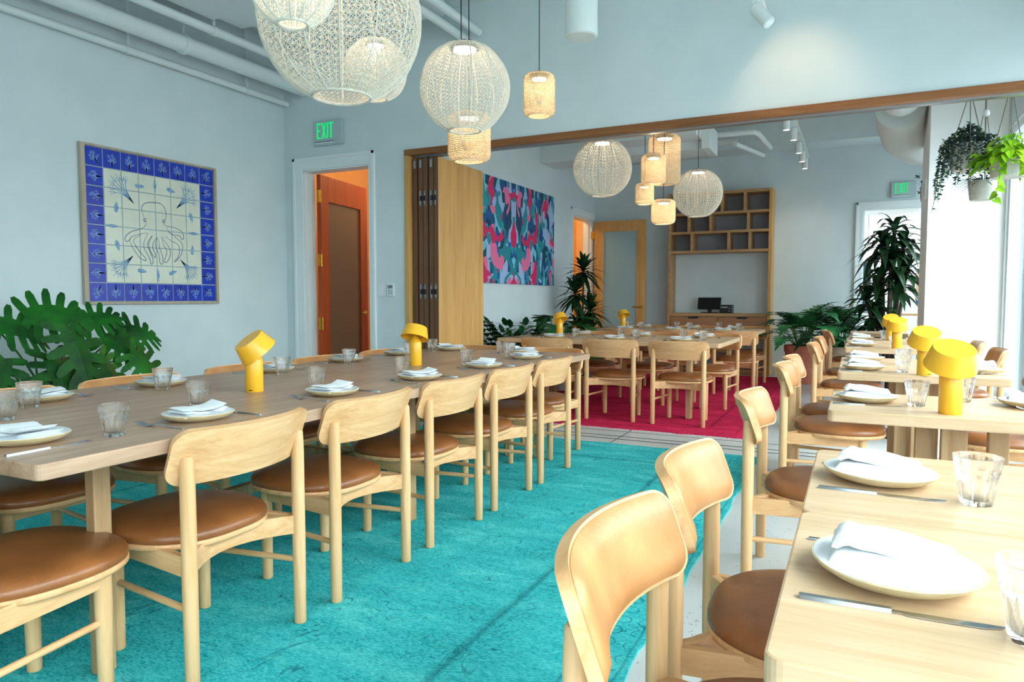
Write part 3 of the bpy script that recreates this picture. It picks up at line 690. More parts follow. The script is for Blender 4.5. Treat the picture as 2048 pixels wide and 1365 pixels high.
for y, x, l, j in ((1.15, -.347, 'tan leather backed chair in the foreground, lower centre of the photo', 0), (1.745, -.347, 'tan leather backed chair directly behind the foreground chair at the front window table', 0),
                (3.03, -.36, 'tan leather backed chair pulled up to the second window table', 0), (4.5, -.36, 'aisle side chair at the third window table, nearer of two', 0),
                (5.1, -.36, 'aisle side chair at the third window table, farther of two', 0), (6.72, -.31, 'aisle side chair at the first window table past the opening', 0),
                (7.85, -.31, 'aisle side chair at the window table next to the pier', 0), (9.55, -.30, 'aisle side chair at the farthest window table beside the potted plants', 6)):
    chair(x, y, 0, l, g, j)
for y, x, l in ((3.08, 1.02, 'window side chair at the second window table, mostly hidden by the tabletop'), (4.5, .99, 'window side chair at the third window table whose seat shows under the lamp table'), (5.12, 1.0, 'window side chair at the third window table cut by the right edge of the photo'),
                (6.55, .985, 'brown leather chair against the window beyond the second lamp, nearer of two'), (7.6, .985, 'brown leather chair against the window beyond the second lamp, farther of two')):
    chair(x, y, 180, l, g)
g = 'chairs round the far room tables'
nx = ['right end', 'middle', 'left end']
for i, x in enumerate((-1.43, -2.07, -2.72)):
    chair(x, 6.31, 90, f'oak chair seen from behind at the near crimson-rug table, {nx[i]}', g, [0, 1, -1][i])
for i, x in enumerate((-1.37, -2.02, -2.68)):
    chair(x, 7.85, -90, f'oak chair facing us across the near crimson-rug table, {nx[i]}', g)
for i, x in enumerate((-1.30, -1.98, -2.66)):
    chair(x, 8.64, 90, f'orange toned oak chair seen from behind at the bookcase-side table, {nx[i]}', g)
for i, x in enumerate((-1.34, -2.02, -2.7)):
    chair(x, 10.12, -90, f'oak chair between the rear table and the bookcase, {nx[i]}', g)
# ================================================================ TABLEWARE
TZ = .75
def make_plate(kind):
    t = thing('plate', 'plate', 'plate')
    ir = lambda a, z: 1+.018*math.sin(2*a+1)+.012*math.sin(3*a)
    MB().lathe([(.0, .0), (.066, .0), (.07, .002), (.092, .008), (.108, .018), (.113, .0245), (.112, .0265), (.107, .0255)], 48, fac=ir).build('body', M['stone'], t, smooth=60)
    MB().lathe([(.1095, .0262), (.104, .0235), (.085, .0145), (.06, .0095), (0, .0088)], 48, fac=ir).build('glaze', M['glaze'] if kind == 0 else M['rimblue2'], t, smooth=60)
    return t
m = noisy('blue_washed_glaze', srgb(110, 128, 180), srgb(240, 242, 246), 9, .18, lo=.28, hi=.40); M['rimblue2'] = m
PL = [make_plate(0), make_plate(1)]
def make_napkin(kind):
    """kind 0: loosely folded flat square with a lifted corner. kind 1: thick rolled rectangle"""
    mb = MB(); layers = 3 if kind == 0 else 3
    if kind == 0:
        for l in range(3):
            L_, W_ = .185-.012*l, .125-.008*l; ang = math.radians([0, 4, -5][l]); z0 = .016+.008*l
            def top(u, v, dz):
                x = (u-.5)*L_; y = (v-.5)*W_
                skew = .02*(v-.5)
                z = z0+.006*math.sin(u*5+l*1.3)+.012*(max(0, u-.7)/.3)**1.5*(.6+.4*v)+.010*max(0, .5-abs(u-.3))*(l == 2)*2+dz
                X = x+skew; return (X*math.cos(ang)-y*math.sin(ang), X*math.sin(ang)+y*math.cos(ang)+.004*math.sin(u*9+l), z)
            pad(mb, top, 18, 10, .0075)
    else:
        for l in range(2):
            L_, W_ = .168-.006*l, .105-.010*l; z0 = .016+.016*l
            def top(u, v, dz):
                x = (u-.5)*L_; y = (v-.5)*W_*(1-.1*abs(math.sin(u*3)))
                z = z0+(.007*math.sin(u*4.2+.6)+.006*math.exp(-((u-.12)/.07)**2)+.004*math.sin(v*6+u*4) if l else .002*math.sin(u*6))*1+dz
                return (x, y+.005*math.sin(u*4), z)
            pad(mb, top, 22, 10, .021)
    t = mb.build('napkin', M['cloth'], smooth=60)
    return tag(t, 'napkin', 'napkin')
def pad(mb, fn, nu, nv, th):
    """closed soft slab: top from fn(u,v,dz), rounded rim"""
    W1 = nu+1; vs = []; fs = []
    for side in (1, 0):
        for j in range(nv+1):
            for i in range(nu+1):
                u, v = i/nu, j/nv; e = min(1, min(u, 1-u)*nu/1.3, min(v, 1-v)*nv/1.3); e = math.sqrt(max(0, 1-(1-e)**2))
                vs.append(fn(u, v, th/2+(th/2*e if side else -th/2*e)))
    o = (nv+1)*W1
    for j in range(nv):
        for i in range(nu): a = j*W1+i; fs += [(a, a+1, a+1+W1, a+W1), (o+a, o+a+W1, o+a+1+W1, o+a+1)]
    for i in range(nu): a = nv*W1+i; fs += [(i, o+i, o+i+1, i+1), (a, a+1, o+a+1, o+a)]
    for j in range(nv): a = j*W1; b = a+nu; fs += [(a, a+W1, o+a+W1, o+a), (b, o+b, o+b+W1, b+W1)]
    mb.add(vs, fs)
NK = [make_napkin(0), make_napkin(1)]
def make_glass():
    nf = 9
    def fac(a, z):
        k = min(1, max(0, (.066-z)/.012)); ph = (a*nf/(2*PI)) % 1; return 1-k*.12*(1-abs(2*ph-1)**1.6)
    out = [(0, 0), (.026, 0), (.0285, .003), (.0300, .014), (.0345, .04), (.0378, .060), (.0392, .0655), (.0385, .069), (.0405, .078), (.0432, .0935), (.0428, .0955), (.0418, .0945)]
    inn = [(.0395, .08), (.0368, .066), (.0345, .055), (.0305, .035), (.0265, .014), (.024, .011), (0, .0105)]
    mb = MB(); n = 54; prof = out+inn; vs = []; fs = []
    for k, (r, z) in enumerate(prof):
        for i in range(n):
            a = 2*PI*i/n; rr = r*(fac(a, z) if k < len(out)-4 and r > 0 else 1); vs.append((rr*math.cos(a), rr*math.sin(a), z))
    for k in range(len(prof)-1):
        for i in range(n): j = (i+1) % n; fs.append((k*n+i, k*n+j, (k+1)*n+j, (k+1)*n+i))
    mb.add(vs, fs)
    b = mb.mesh('tumbler', M['glass'], True)
    q = bmesh.new(); q.from_mesh(b); bmesh.ops.remove_doubles(q, verts=q.verts, dist=1e-6); bmesh.ops.recalc_face_normals(q, faces=q.faces); q.to_mesh(b); q.free()
    b.set_sharp_from_angle(angle=math.radians(35))
    o = bpy.data.objects.new('glass_tumbler', b); COL.objects.link(o); return tag(o, 'glass', 'glass')
GL = make_glass()
def strip(mb, secs, th):
    """flat bar along +Y: secs of (y, half width, z)"""
    vs = []; fs = []
    for (y, hw, z) in secs: vs += [(-hw, y, z), (hw, y, z), (hw*.8, y, z+th), (-hw*.8, y, z+th)]
    for k in range(len(secs)-1):
        for i in range(4): j = (i+1) % 4; fs.append((4*k+i, 4*k+j, 4*k+4+j, 4*k+4+i))
    e = 4*(len(secs)-1); fs += [(3, 2, 1, 0), (e, e+1, e+2, e+3)]; mb.add(vs, fs)
def make_fork():
    t = thing('fork', 'fork', 'fork'); a = MB()
    strip(a, [(-.10, .005, .001), (-.07, .0048, .002), (-.03, .0035, .006), (.0, .003, .0095), (.018, .0045, .007), (.03, .0105, .003), (.045, .0125, .0015), (.05, .0125, .002)], .0022)
    a.build('handle', M['steel'], t, smooth=True); b = MB()
    for i in range(4):
        x = -.0105+.007*i
        c = MB(); strip(c, [(.046, .0022, .0018), (.065, .0019, .004), (.085, .0014, .0095), (.095, .0007, .013)], .0016)
        c.xf(Matrix.Translation((x, 0, 0))); b.add(c.v, c.f)
    b.build('tines', M['steel'], t, smooth=True); return t
def make_knife():
    t = thing('knife', 'knife', 'knife'); a = MB()
    strip(a, [(-.11, .0045, .0), (-.108, .0062, .0), (-.02, .0055, .0), (-.0, .0045, .0)], .0055)
    a.build('handle', M['steel2'], t, smooth=True); b = MB()
    vs = []; fs = []
    for (y, l, r) in [(-.001, -.004, .004), (.01, -.0035, .0035), (.02, -.004, .0075), (.07, -.004, .0085), (.10, -.0045, .007), (.118, -.005, .001), (.122, -.0045, -.003)]:
        vs += [(l, y, .0008), (r, y, .0008), (r, y, .0018), (l, y, .0026)]
    for k in range(6):
        for i in range(4): j = (i+1) % 4; fs.append((4*k+i, 4*k+j, 4*k+4+j, 4*k+4+i))
    fs += [(3, 2, 1, 0), (24, 25, 26, 27)]; b.add(vs, fs); b.build('blade', M['steel'], t, smooth=True); return t
FK, KN = make_fork(), make_knife()
rnd = random.Random(11)
def setting(x, y, face, where, kind, glass=(.15, .24), table='long', ng=True, cut=True, nap_rot=0, fk=None):
    """x, y: plate centre; face: direction the diner looks, deg; local frame: +Y away from the diner, +X to the right"""
    A = math.radians(face-90)
    def W(px, py, z=TZ): return (x+px*math.cos(A)-py*math.sin(A), y+px*math.sin(A)+py*math.cos(A), z)
    g = {'long': 'long table', 'row': 'window tables', 'far': 'crimson rug tables'}[table]
    ty = 'flat folded' if kind == 0 else 'thick rolled'
    place(PL[kind], W(0, 0), A+rnd.random()*6, f'stoneware plate, {where}', 'plates on the '+g)
    nr = (PI/2 if kind == 1 else 0)+math.radians(rnd.uniform(-8, 8)+nap_rot)
    place(NK[kind], W(0, 0, TZ+.0), A+nr, f'{ty} white napkin, {where}', 'napkins on the '+g)
    if cut:
        if kind == 0:
            place(FK, W(-.155, -.01), A+math.radians(rnd.uniform(-10, 6)), f'steel fork, {where}', 'forks on the '+g)
            place(KN, W(.15, -.02), A+math.radians(rnd.uniform(-4, 6)), f'steel knife, {where}', 'knives on the '+g)
        else:
            place(FK, W(-.118, -.02), A+math.radians(rnd.uniform(-5, 3)), f'steel fork, {where}', 'forks on the '+g)
            place(KN, W(.128, -.008), A+math.radians(rnd.uniform(-3, 3)), f'steel knife, {where}', 'knives on the '+g)
    if glass: place(GL, W(*glass), rnd.random()*6, f'clear tumbler, {where}', 'tumblers on the '+g)
for i, (px, y, gx) in enumerate(((-1.965, 1.63, (.20, .24)), (-1.965, 2.30, (.15, .215)), (-1.955, 2.94, (.14, .20)), (-1.955, 3.61, (.12, .18)), (-1.99, 4.27, (.12, .18)))):
    setting(px, y, 180, f'{on[i]} aisle side place of the long table counted from the front', 0, gx, nap_rot=[0, 10, -12, 6, -6][i])
for i, (px, y, gx) in enumerate(((-2.885, 1.66, (.13, .155)), (-2.89, 2.20, (.10, .14)), (-2.885, 2.89, (.10, .165)), (-2.95, 3.58, (.17, .17)), (-2.95, 4.18, (.12, .17)))):
    setting(px, y, 0, f'{on[i]} wall side place of the long table counted from the front', 0, gx, nap_rot=[0, 14, -8, 10, 0][i])
setting(-2.085, 1.15, 90, 'near end of the long table by its rounded corner', 0, (.14, .17))
setting(-2.75, 1.17, 90, 'near end of the long table on the wall side', 0, (.22, .17))
setting(-2.235, 4.72, -90, 'far end of the long table, aisle side', 0, (.08, .17))
setting(-2.86, 4.74, -90, 'far end of the long table, beside the folded panels', 0, (.06, .17))
rows = [(.058, 1.13, 0, 'front window table, nearest place', (.145, .14)), (.055, 1.735, 0, 'front window table, second place', (.12, .165)), (.045, 3.08, 0, 'second window table, aisle side', (.06, .165)),
        (.045, 4.47, 0, 'third window table, nearer aisle side place', (.08, .19)), (.055, 5.13, 0, 'third window table, farther aisle side place', (.2, .21)),
        (.05, 6.72, 0, 'window table just past the opening, aisle side', (.02, .24)), (.05, 7.82, 0, 'window table by the pier, aisle side', (.0, .2)),
        (.60, 3.17, 180, 'second window table, window side', (.05, .22)), (.605, 4.55, 180, 'third window table, nearer window side place', None), (.60, 5.1, 180, 'third window table, farther window side place', None),
        (.57, 1.66, 180, 'front window table, window side, at the right edge', (.22, .13))]
for (x, y, a, wv, gg) in rows: setting(x, y, a, wv, 1, gg, 'row')
for i, (x, y, f_) in enumerate(((-1.50, 6.73, 90), (-2.16, 6.72, 90), (-2.80, 6.70, 90), (-1.42, 7.45, -90), (-2.10, 7.48, -90), (-2.78, 7.46, -90))):
    setting(x, y, f_, f'nearer crimson-rug table, {"viewer side" if f_ > 0 else "far side"}, {nx[i % 3]}', 0, (.17, .19), 'far')
for i, (x, y, f_) in enumerate(((-1.50, 9.05, 90), (-2.12, 9.05, 90), (-2.76, 9.05, 90), (-1.46, 9.76, -90), (-2.02, 9.76, -90), (-2.70, 9.76, -90))):
    setting(x, y, f_, f'table nearest the bookcase, {"viewer side" if f_ > 0 else "far side"}, {nx[i % 3]}', 0, (.17, .19), 'far')

# ---------------------------------------------------------------- small yellow table lamps
def make_lamp():
    """origin at the base; tilt of the shade is its own object rotation"""
    t = thing('table_lamp', 'lamp', 'lamp')
    MB().lathe([(0, 0), (.0355, 0), (.0372, .003), (.0372, .135), (.035, .142), (.010, .188), (.006, .192), (0, .192)], 40).build('stem', M['yellow'], t, smooth=40)
    MB().box(-.007, -.0385, .007, .007, -.0362, .011).build('charging_port', M['dark'], t)
    sh = MB().lathe([(.0665, .036), (.0655, .0385), (0, .0385)], 48)
    prof = [(.084, -.034), (.0668, .036), (.0655, .0385), (0, .0385), ]
    inn = [(0, .034), (.063, .034), (.0815, -.034), (.084, -.034)]
    o = MB(); n = 56; vs = []; fs = []
    pr = prof+inn
    for (r, z) in pr:
        for i in range(n): vs.append((r*math.cos(2*PI*i/n), r*math.sin(2*PI*i/n), z))
    for k in range(len(pr)-1):
        if pr[k][0] == 0 and pr[k+1][0] == 0: continue
        for i in range(n): j = (i+1) % n; fs.append((k*n+i, k*n+j, (k+1)*n+j, (k+1)*n+i))
    s = MB().add(vs, fs); me = s.mesh('shade', M['yellow'], True)
    q = bmesh.new(); q.from_mesh(me); bmesh.ops.remove_doubles(q, verts=q.verts, dist=1e-5); bmesh.ops.recalc_face_normals(q, faces=q.faces); q.to_mesh(me); q.free(); me.set_sharp_from_angle(angle=math.radians(40))
    so = bpy.data.objects.new('shade', me); COL.objects.link(so); so.parent = t; so.location = (0, -.006, .205)
    MB().lathe([(0, .018), (.048, .018), (.048, .03), (0, .03)], 32).build('diffuser', M['lampin'], so, smooth=30)
    MB().lathe([(0, .002), (.007, .002), (.007, .02), (0, .02)], 16).build('switch', M['dark'], so, smooth=30)
    return t
LP = make_lamp()
def lampat(x, y, az, tilt, label, rz=0):
    t = place(LP, (x, y, TZ), rz, label, 'yellow table lamps')
    for ch in t.children:
        if ch.name.startswith('shade'):
            ax = Vector((-math.sin(az-rz), math.cos(az-rz), 0))   # tip the top of the shade towards azimuth az
            ch.rotation_euler = Matrix.Rotation(tilt, 3, ax).to_euler()
            ch.location = Vector((math.cos(az-rz)*-.0, math.sin(az-rz)*-.0, .197))
    return t
D = math.radians
lampat(-2.34, 2.235, D(-115), D(38), 'yellow table lamp on the long table, nearer one with its flat cap tipped left', D(20))
lampat(-2.395, 3.56, D(95), D(22), 'yellow table lamp on the long table, farther one showing its hollow underside', D(200))
lampat(.303, 2.865, D(-75), D(27), 'largest looking yellow table lamp, on the second window table', D(200))
lampat(.33, 4.27, D(-80), D(27), 'second yellow table lamp of the window row, on the third table', D(30))
lampat(.30, 6.50, D(-85), D(22), 'third yellow table lamp of the window row, darker orange behind the others', D(200))
lampat(.30, 7.70, D(-100), D(27), 'farthest yellow table lamp of the window row', D(200))
lampat(-2.95, 7.22, D(150), D(30), 'yellow table lamp on the near crimson-rug table in front of the plants', D(200))
lampat(-2.90, 9.42, D(140), D(30), 'yellow table lamp on the table nearest the bookcase, in front of the glass door', D(200))

# ================================================================ PENDANTS
def cane_mesh(name, prof, nl, mt, thick, rn=0):
    """woven shell: every quad of the lathe grid is crossed by both diagonals, then turned into strands"""
    b = bmesh.new(); rings = []
    for (r, z) in prof: rings.append([b.verts.new((r*math.cos(2*PI*i/nl), r*math.sin(2*PI*i/nl), z)) for i in range(nl)])
    for k in range(len(prof)-1):
        for i in range(nl): j = (i+1) % nl; b.faces.new((rings[k][i], rings[k][j], rings[k+1][j], rings[k+1][i]))
    fs = [f_ for f_ in b.faces]
    bmesh.ops.poke(b, faces=fs)
    bmesh.ops.wireframe(b, faces=b.faces, thickness=thick, use_replace=True, use_even_offset=True, use_boundary=True)
    me = bpy.data.meshes.new(name); b.to_mesh(me); b.free(); me.materials.append(mt); return me
def sphere_prof(R, a0, a1, n, sq=1.0):
    return [(R*math.sin(a0+(a1-a0)*k/n), R*sq*math.cos(a0+(a1-a0)*k/n)) for k in range(n+1)]
def drum_prof(R, h, rc, ro, n):
    pts = [(ro, h/2)]
    for k in range(4): a = PI/2*k/3; pts.append((R-rc+rc*math.sin(a), h/2-rc+rc*math.cos(a)))
    for k in range(1, n): pts.append((R, h/2-rc-(h-2*rc)*k/n))
    for k in range(4): a = PI/2*k/3; pts.append((R-rc+rc*math.cos(a), -h/2+rc-rc*math.sin(a)))
    pts.append((ro*1.0, -h/2)); return pts
SPH = {}
def sph_mesh(big):
    if big not in SPH:
        n, nl = (28, 62) if big else (22, 50)
        SPH[big] = cane_mesh('woven_globe', sphere_prof(1, D(17), D(159), n), nl, M['cane'], .0085 if big else .0115)
    return SPH[big]
DR = {}
def pendant(kind, x, y, z, R, label, h=None, cables=((0, 0),), big=False, glow=6, rz=0):
    t = thing('pendant_lamp', label, 'pendant lamp', (x, y, z), rz, 'woven cane pendant lamps')
    if kind == 'globe':
        o = bpy.data.objects.new('woven_shade', sph_mesh(big)); COL.objects.link(o); o.parent = t; o.scale = (R, R, R)
        rb = R*math.sin(D(159)); zb = R*math.cos(D(159)); rt = R*math.sin(D(17)); zt = R*math.cos(D(17)); wire = M['cane']
        rib = MB()
        for k in range(14):
            a = 2*PI*k/14; rib.tube([((R+.002)*math.sin(q)*math.cos(a), (R+.002)*math.sin(q)*math.sin(a), (R+.002)*math.cos(q)) for q in [D(17)+(D(142))*i/20 for i in range(21)]], .0035, 5)
        rib.build('ribs', M['cane'], t, smooth=True)
    else:
        key = (round(R, 3), round(h, 3))
        if key not in DR: DR[key] = cane_mesh('woven_drum', drum_prof(R, h, R*.32, R*.7, max(6, int(h/R*7))), 30, M['canew'], .004 if R > .12 else .0032)
        o = bpy.data.objects.new('woven_shade', DR[key]); COL.objects.link(o); o.parent = t
        rb = R*.7; zb = -h/2; rt = R*.66; zt = h/2; wire = M['canew']
    # bottom ring
    rg = MB(); ni = 40
    rg.tube([(rb*math.cos(2*PI*i/ni), rb*math.sin(2*PI*i/ni), zb) for i in range(ni+1)], .0065 if kind == 'globe' else .004, 8, cap=False); rg.build('rim_ring', wire, t, smooth=True)
    # light module: black cap, bright disc facing down
    rr = rt*.62 if kind == 'globe' else rt*.72
    if kind == 'globe': rr = max(rr, R*.27)
    MB().lathe([(0, zt+.012), (rt*.95, zt+.006), (rt*.98, zt-.004), (rr+.01, zt-.018), (rr+.01, zt-.03), (rr, zt-.03), (rr, zt-.024), (0, zt-.024)], 32).build('cap', M['dark'], t, smooth=30)
    MB().lathe([(0, zt-.034), (rr*.97, zt-.034), (rr*.97, zt-.026), (0, zt-.026)], 32).build('light_disc', M['led'], t, smooth=30)
    for (dx, dy) in cables:
        MB().tube([(dx, dy, zt), (dx, dy, CZ-z-.02)], .003, 8).build('cable', M['cable'], t)
    MB().lathe([(0, CZ-z), (.05, CZ-z), (.05, CZ-z-.022), (0, CZ-z-.025)], 24).build('ceiling_rose', M['pipe'], t, smooth=30)
    if glow: 
        l = bpy.data.lights.new('pendant_light', 'POINT'); l.energy = glow*.42; l.color = (1, .80, .60); l.shadow_soft_size = R*.3
        lo = bpy.data.objects.new('pendant_light', l); COL.objects.link(lo); lo.location = (0, 0, zt-.09 if kind == 'globe' else zt-.08); lo.parent = t
    return t
pendant('globe', -2.075, 2.52, 2.375, .352, 'largest white woven cane globe pendant at the top of the photo', big=True, glow=9)
pendant('globe', -1.775, 1.902, 2.234, .143, 'woven pendant with an oval opening hanging at the left front of the largest globe', glow=4)
pendant('globe', -2.149, 2.87, 2.274, .15, 'woven pendant peeking out low behind the right side of the largest globe', glow=3)
pendant('globe', -2.01, 3.50, 2.335, .25, 'white woven cane globe pendant with twin cables, above the middle of the long table', cables=((-.022, 0), (.022, .01)), big=True, glow=6)
pendant('drum', -2.515, 4.44, 2.30, .152, 'wide glowing cane drum pendant directly under the twin cable globe', h=.33, glow=7)
pendant('drum', -1.97, 4.44, 2.53, .106, 'small glowing cane drum pendant alone on a long black cable', h=.275, glow=5)
pendant('globe', -2.18, 6.38, 2.38, .272, 'cane globe pendant in the far room at the left end of the cluster', glow=6)
pendant('drum', -1.74, 6.96, 2.52, .155, 'tall cane drum pendant at the top of the far room cluster', h=.47, glow=5)
pendant('drum', -1.63, 6.14, 2.285, .106, 'medium glowing cane drum pendant in the middle of the far room cluster', h=.25, glow=4)
pendant('drum', -1.72, 6.19, 2.085, .081, 'smallest glowing cane drum pendant of the far room cluster', h=.18, glow=3)
pendant('drum', -1.575, 6.29, 1.93, .106, 'lowest glowing cane drum pendant of the far room cluster', h=.21, glow=4)
pendant('globe', -1.64, 8.1, 2.34, .272, 'cane globe pendant hanging in front of the bookcase', glow=6)
OCTO = [[(3.897, 1.772), (3.869, 1.847), (3.861, 1.89), (3.878, 1.924), (3.921, 1.944), (3.983, 1.95), (4.034, 1.949), (4.071, 1.919), (4.087, 1.87), (4.079, 1.824), (4.057, 1.788)], [(3.897, 1.772), (3.884, 1.744), (3.84, 1.718), (3.768, 1.695), (3.72, 1.659), (3.707, 1.626), (3.724, 1.611), (3.748, 1.629), (3.767, 1.652), (3.839, 1.679), (3.913, 1.696)], [(3.754, 1.64), (3.751, 1.607), (3.786, 1.544), (3.832, 1.487), (3.88, 1.467), (3.884, 1.484), (3.834, 1.536), (3.794, 1.588), (3.784, 1.631), (3.851, 1.675)], [(3.912, 1.691), (3.876, 1.627), (3.872, 1.572), (3.895, 1.529), (3.924, 1.475), (3.929, 1.442), (3.948, 1.448), (3.949, 1.487), (3.92, 1.553), (3.903, 1.596), (3.923, 1.642), (3.952, 1.677)], [(3.952, 1.677), (3.916, 1.608), (3.932, 1.542), (3.968, 1.494), (3.975, 1.522), (3.952, 1.577), (3.96, 1.622), (3.993, 1.664)], [(3.993, 1.664), (3.978, 1.601), (4.007, 1.524), (4.017, 1.451), (4.043, 1.452), (4.039, 1.515), (4.015, 1.581), (4.01, 1.626), (3.996, 1.664)], [(4.037, 1.673), (4.054, 1.606), (4.085, 1.551), (4.056, 1.47), (4.082, 1.466), (4.117, 1.53), (4.106, 1.587), (4.062, 1.641), (4.044, 1.674)], [(4.074, 1.682), (4.127, 1.646), (4.18, 1.627), (4.206, 1.594), (4.197, 1.523), (4.158, 1.477), (4.168, 1.473), (4.217, 1.525), (4.239, 1.584), (4.234, 1.63), (4.181, 1.673), (4.117, 1.714), (4.085, 1.751)], [(4.057, 1.788), (4.086, 1.768), (4.171, 1.759), (4.231, 1.735), (4.253, 1.702), (4.246, 1.669), (4.228, 1.671), (4.216, 1.693), (4.156, 1.7), (4.104, 1.718)]]
DOTS = [(3.888, 1.796), (4.064, 1.805), (3.885, 1.857), (3.923, 1.844), (3.913, 1.813), (4.044, 1.882), (4.056, 1.85)]
BLOB = [((3.849, 2.066), 0, 0), ((4.137, 2.07), -15, 0), ((3.988, 2.099), 90, 1), ((3.642, 1.875), 85, 0), ((4.335, 1.864), -75, 0), ((3.614, 1.724), 0, 1), ((4.362, 1.726), 0, 1), ((3.643, 1.576), -75, 0), ((4.339, 1.581), 85, 0), ((3.849, 1.381), -10, 0), ((3.995, 1.357), 90, 1), ((4.136, 1.376), 20, 0)]
CORAL = [((3.794, 1.92), (3.6, 2.116)), ((4.19, 1.927), (4.388, 2.116)), ((3.773, 1.5), (3.594, 1.331)), ((4.216, 1.49), (4.377, 1.33))]
# ================================================================ WALL THINGS
def ribbon(mb, pts, wd, x, close=False):
    """flat line of width wd drawn on the plane x=const through (y, z) points, smoothed"""
    P_ = [Vector((p[0], p[1])) for p in pts]; out = []
    for i in range(len(P_)-1):
        p0 = P_[max(i-1, 0)]; p1 = P_[i]; p2 = P_[i+1]; p3 = P_[min(i+2, len(P_)-1)]
        for k in range(4):
            t = k/4; out.append(.5*((2*p1)+(-p0+p2)*t+(2*p0-5*p1+4*p2-p3)*t*t+(-p0+3*p1-3*p2+p3)*t**3))
    out.append(P_[-1]); n = len(out); vs = []
    for i, p in enumerate(out):
        d = (out[min(i+1, n-1)]-out[max(i-1, 0)]); d = d.normalized() if d.length > 0 else Vector((1, 0)); q = Vector((-d.y, d.x))*wd/2*(.55+.45*math.sin(PI*i/(n-1)))
        vs += [(x, p.x+q.x, p.y+q.y), (x, p.x-q.x, p.y-q.y)]
    mb.add(vs, [(2*i, 2*i+1, 2*i+3, 2*i+2) for i in range(n-1)])
def blob(mb, c, a, L_, W_, x, fish=False, n=14):
    pts = []
    for i in range(n):
        t = 2*PI*i/n; px = L_/2*math.cos(t); py = W_/2*math.sin(t)*(1-.35*math.cos(t))
        pts.append((px, py))
    if fish: pts += []
    R_ = lambda p: (x, c[0]+p[0]*math.cos(a)-p[1]*math.sin(a), c[1]+p[0]*math.sin(a)+p[1]*math.cos(a))
    mb.add([R_(p) for p in pts], [tuple(range(n))])
    if fish: mb.add([R_(p) for p in ((-L_*.42, 0), (-L_*.7, L_*.16), (-L_*.62, 0), (-L_*.7, -L_*.16))], [(0, 1, 2), (0, 2, 3)])
def tile_art():
    X = LX; t = thing('octopus_tile_picture', 'framed tile picture of an octopus with blue coral border tiles on the left wall', 'tile picture', (X, 3.98, 1.11))
    def pp(mb): mb.v = [(v[0]-X, v[1]-3.98, v[2]-1.11) for v in mb.v]; return mb
    y0, y1, z0, z1 = 3.36, 4.606, 1.11, 2.33; a, b_, c, d = 3.396, 4.58, 1.132, 2.313
    f = MB().box(X+.001, y0, z0, X+.035, a, z1).box(X+.001, b_, z0, X+.035, y1, z1).box(X+.001, a, z0, X+.035, b_, c).box(X+.001, a, d, X+.035, b_, z1)
    pp(f).build('frame', M['frame'], t, bevel=.002)
    pp(MB().box(X+.001, a, c, X+.016, b_, d)).build('grout_board', M['grout'], t)
    pw, ph = (b_-a)/8, (d-c)/8; cr = MB(); bl = MB(); co = MB(); rn = random.Random(5)
    for i in range(8):
        for j in range(8):
            ya, za = a+i*pw+.004, c+j*ph+.004; yb, zb = ya+pw-.008, za+ph-.008; bd = i in (0, 7) or j in (0, 7)
            (bl if bd else cr).box(X+.016, ya, za, X+.0205, yb, zb)
            if bd:
                cy, cz = (ya+yb)/2, (za+zb)/2
                ang = PI/2 if j == 7 else (-PI/2 if j == 0 else (PI if i == 0 else 0))
                if (i, j) == (0, 7): ang = D(125)
                if (i, j) == (7, 7): ang = D(60)
                if (i, j) == (0, 0): ang = D(-115)
                if (i, j) == (7, 0): ang = D(-45)
                s = pw*.40; bx, bz = cy-math.cos(ang)*s, cz-math.sin(ang)*s
                for k in range(5):
                    aa = ang+D((k-2)*26+rn.uniform(-7, 7)); ln = s*(1.75-.28*abs(k-2))*rn.uniform(.9, 1.08)
                    m1 = (bx+math.cos(ang)*ln*.35+math.cos(aa)*ln*.12, bz+math.sin(ang)*ln*.35+math.sin(aa)*ln*.12)
                    e = (bx+math.cos(ang)*ln*.35+math.cos(aa)*ln*.72, bz+math.sin(ang)*ln*.35+math.sin(aa)*ln*.72)
                    ribbon(co, [(bx, bz), m1, e], .0095, X+.0212)
                    for sd in (-1, 1):
                        ab = aa+sd*D(35); st = (m1[0]*.5+e[0]*.5, m1[1]*.5+e[1]*.5); ribbon(co, [st, (st[0]+math.cos(ab)*ln*.22, st[1]+math.sin(ab)*ln*.22)], .007, X+.0212)
    pp(cr).build('cream_tiles', M['tilecream'], t, bevel=.0015); pp(bl).build('blue_tiles', M['tileblue'], t, bevel=.0015); pp(co).build('coral_motifs', M['inklight'], t)
    o = MB()
    for s in OCTO: ribbon(o, s, .0055, X+.0212)
    for c_ in DOTS[:2]: ribbon(o, [(c_[0]+.012*math.cos(k*PI/4), c_[1]+.012*math.sin(k*PI/4)) for k in range(9)], .006, X+.0213)
    pp(o).build('octopus_drawing', M['inkline'], t)
    w_ = MB()
    for c_ in DOTS[2:]: blob(w_, c_, 0, .008, .007, X+.0213)
    for (c_, ang, fish) in BLOB: blob(w_, c_, D(ang), .085, .034 if not fish else .026, X+.0212, fish)
    for (p, q) in CORAL:
        p, q = Vector(p), Vector(q); d_ = q-p; an = math.atan2(d_.y, d_.x); l = d_.length
        for k in range(7):
            aa = an+D((k-3)*13); ln = l*(1-.07*abs(k-3)); m1 = p+d_*.3+Vector((math.cos(aa), math.sin(aa)))*ln*.2; e = p+d_*.25+Vector((math.cos(aa), math.sin(aa)))*ln*.75
            ribbon(w_, [tuple(p), tuple(m1), tuple(e)], .0065, X+.0212)
            for sd in (-1, 1): st = m1*.5+e*.5; ab = aa+sd*D(30); ribbon(w_, [tuple(st), (st.x+math.cos(ab)*l*.16, st.y+math.sin(ab)*l*.16)], .0045, X+.0212)
    pp(w_).build('sea_life_drawings', M['inkwash'], t)
tile_art()
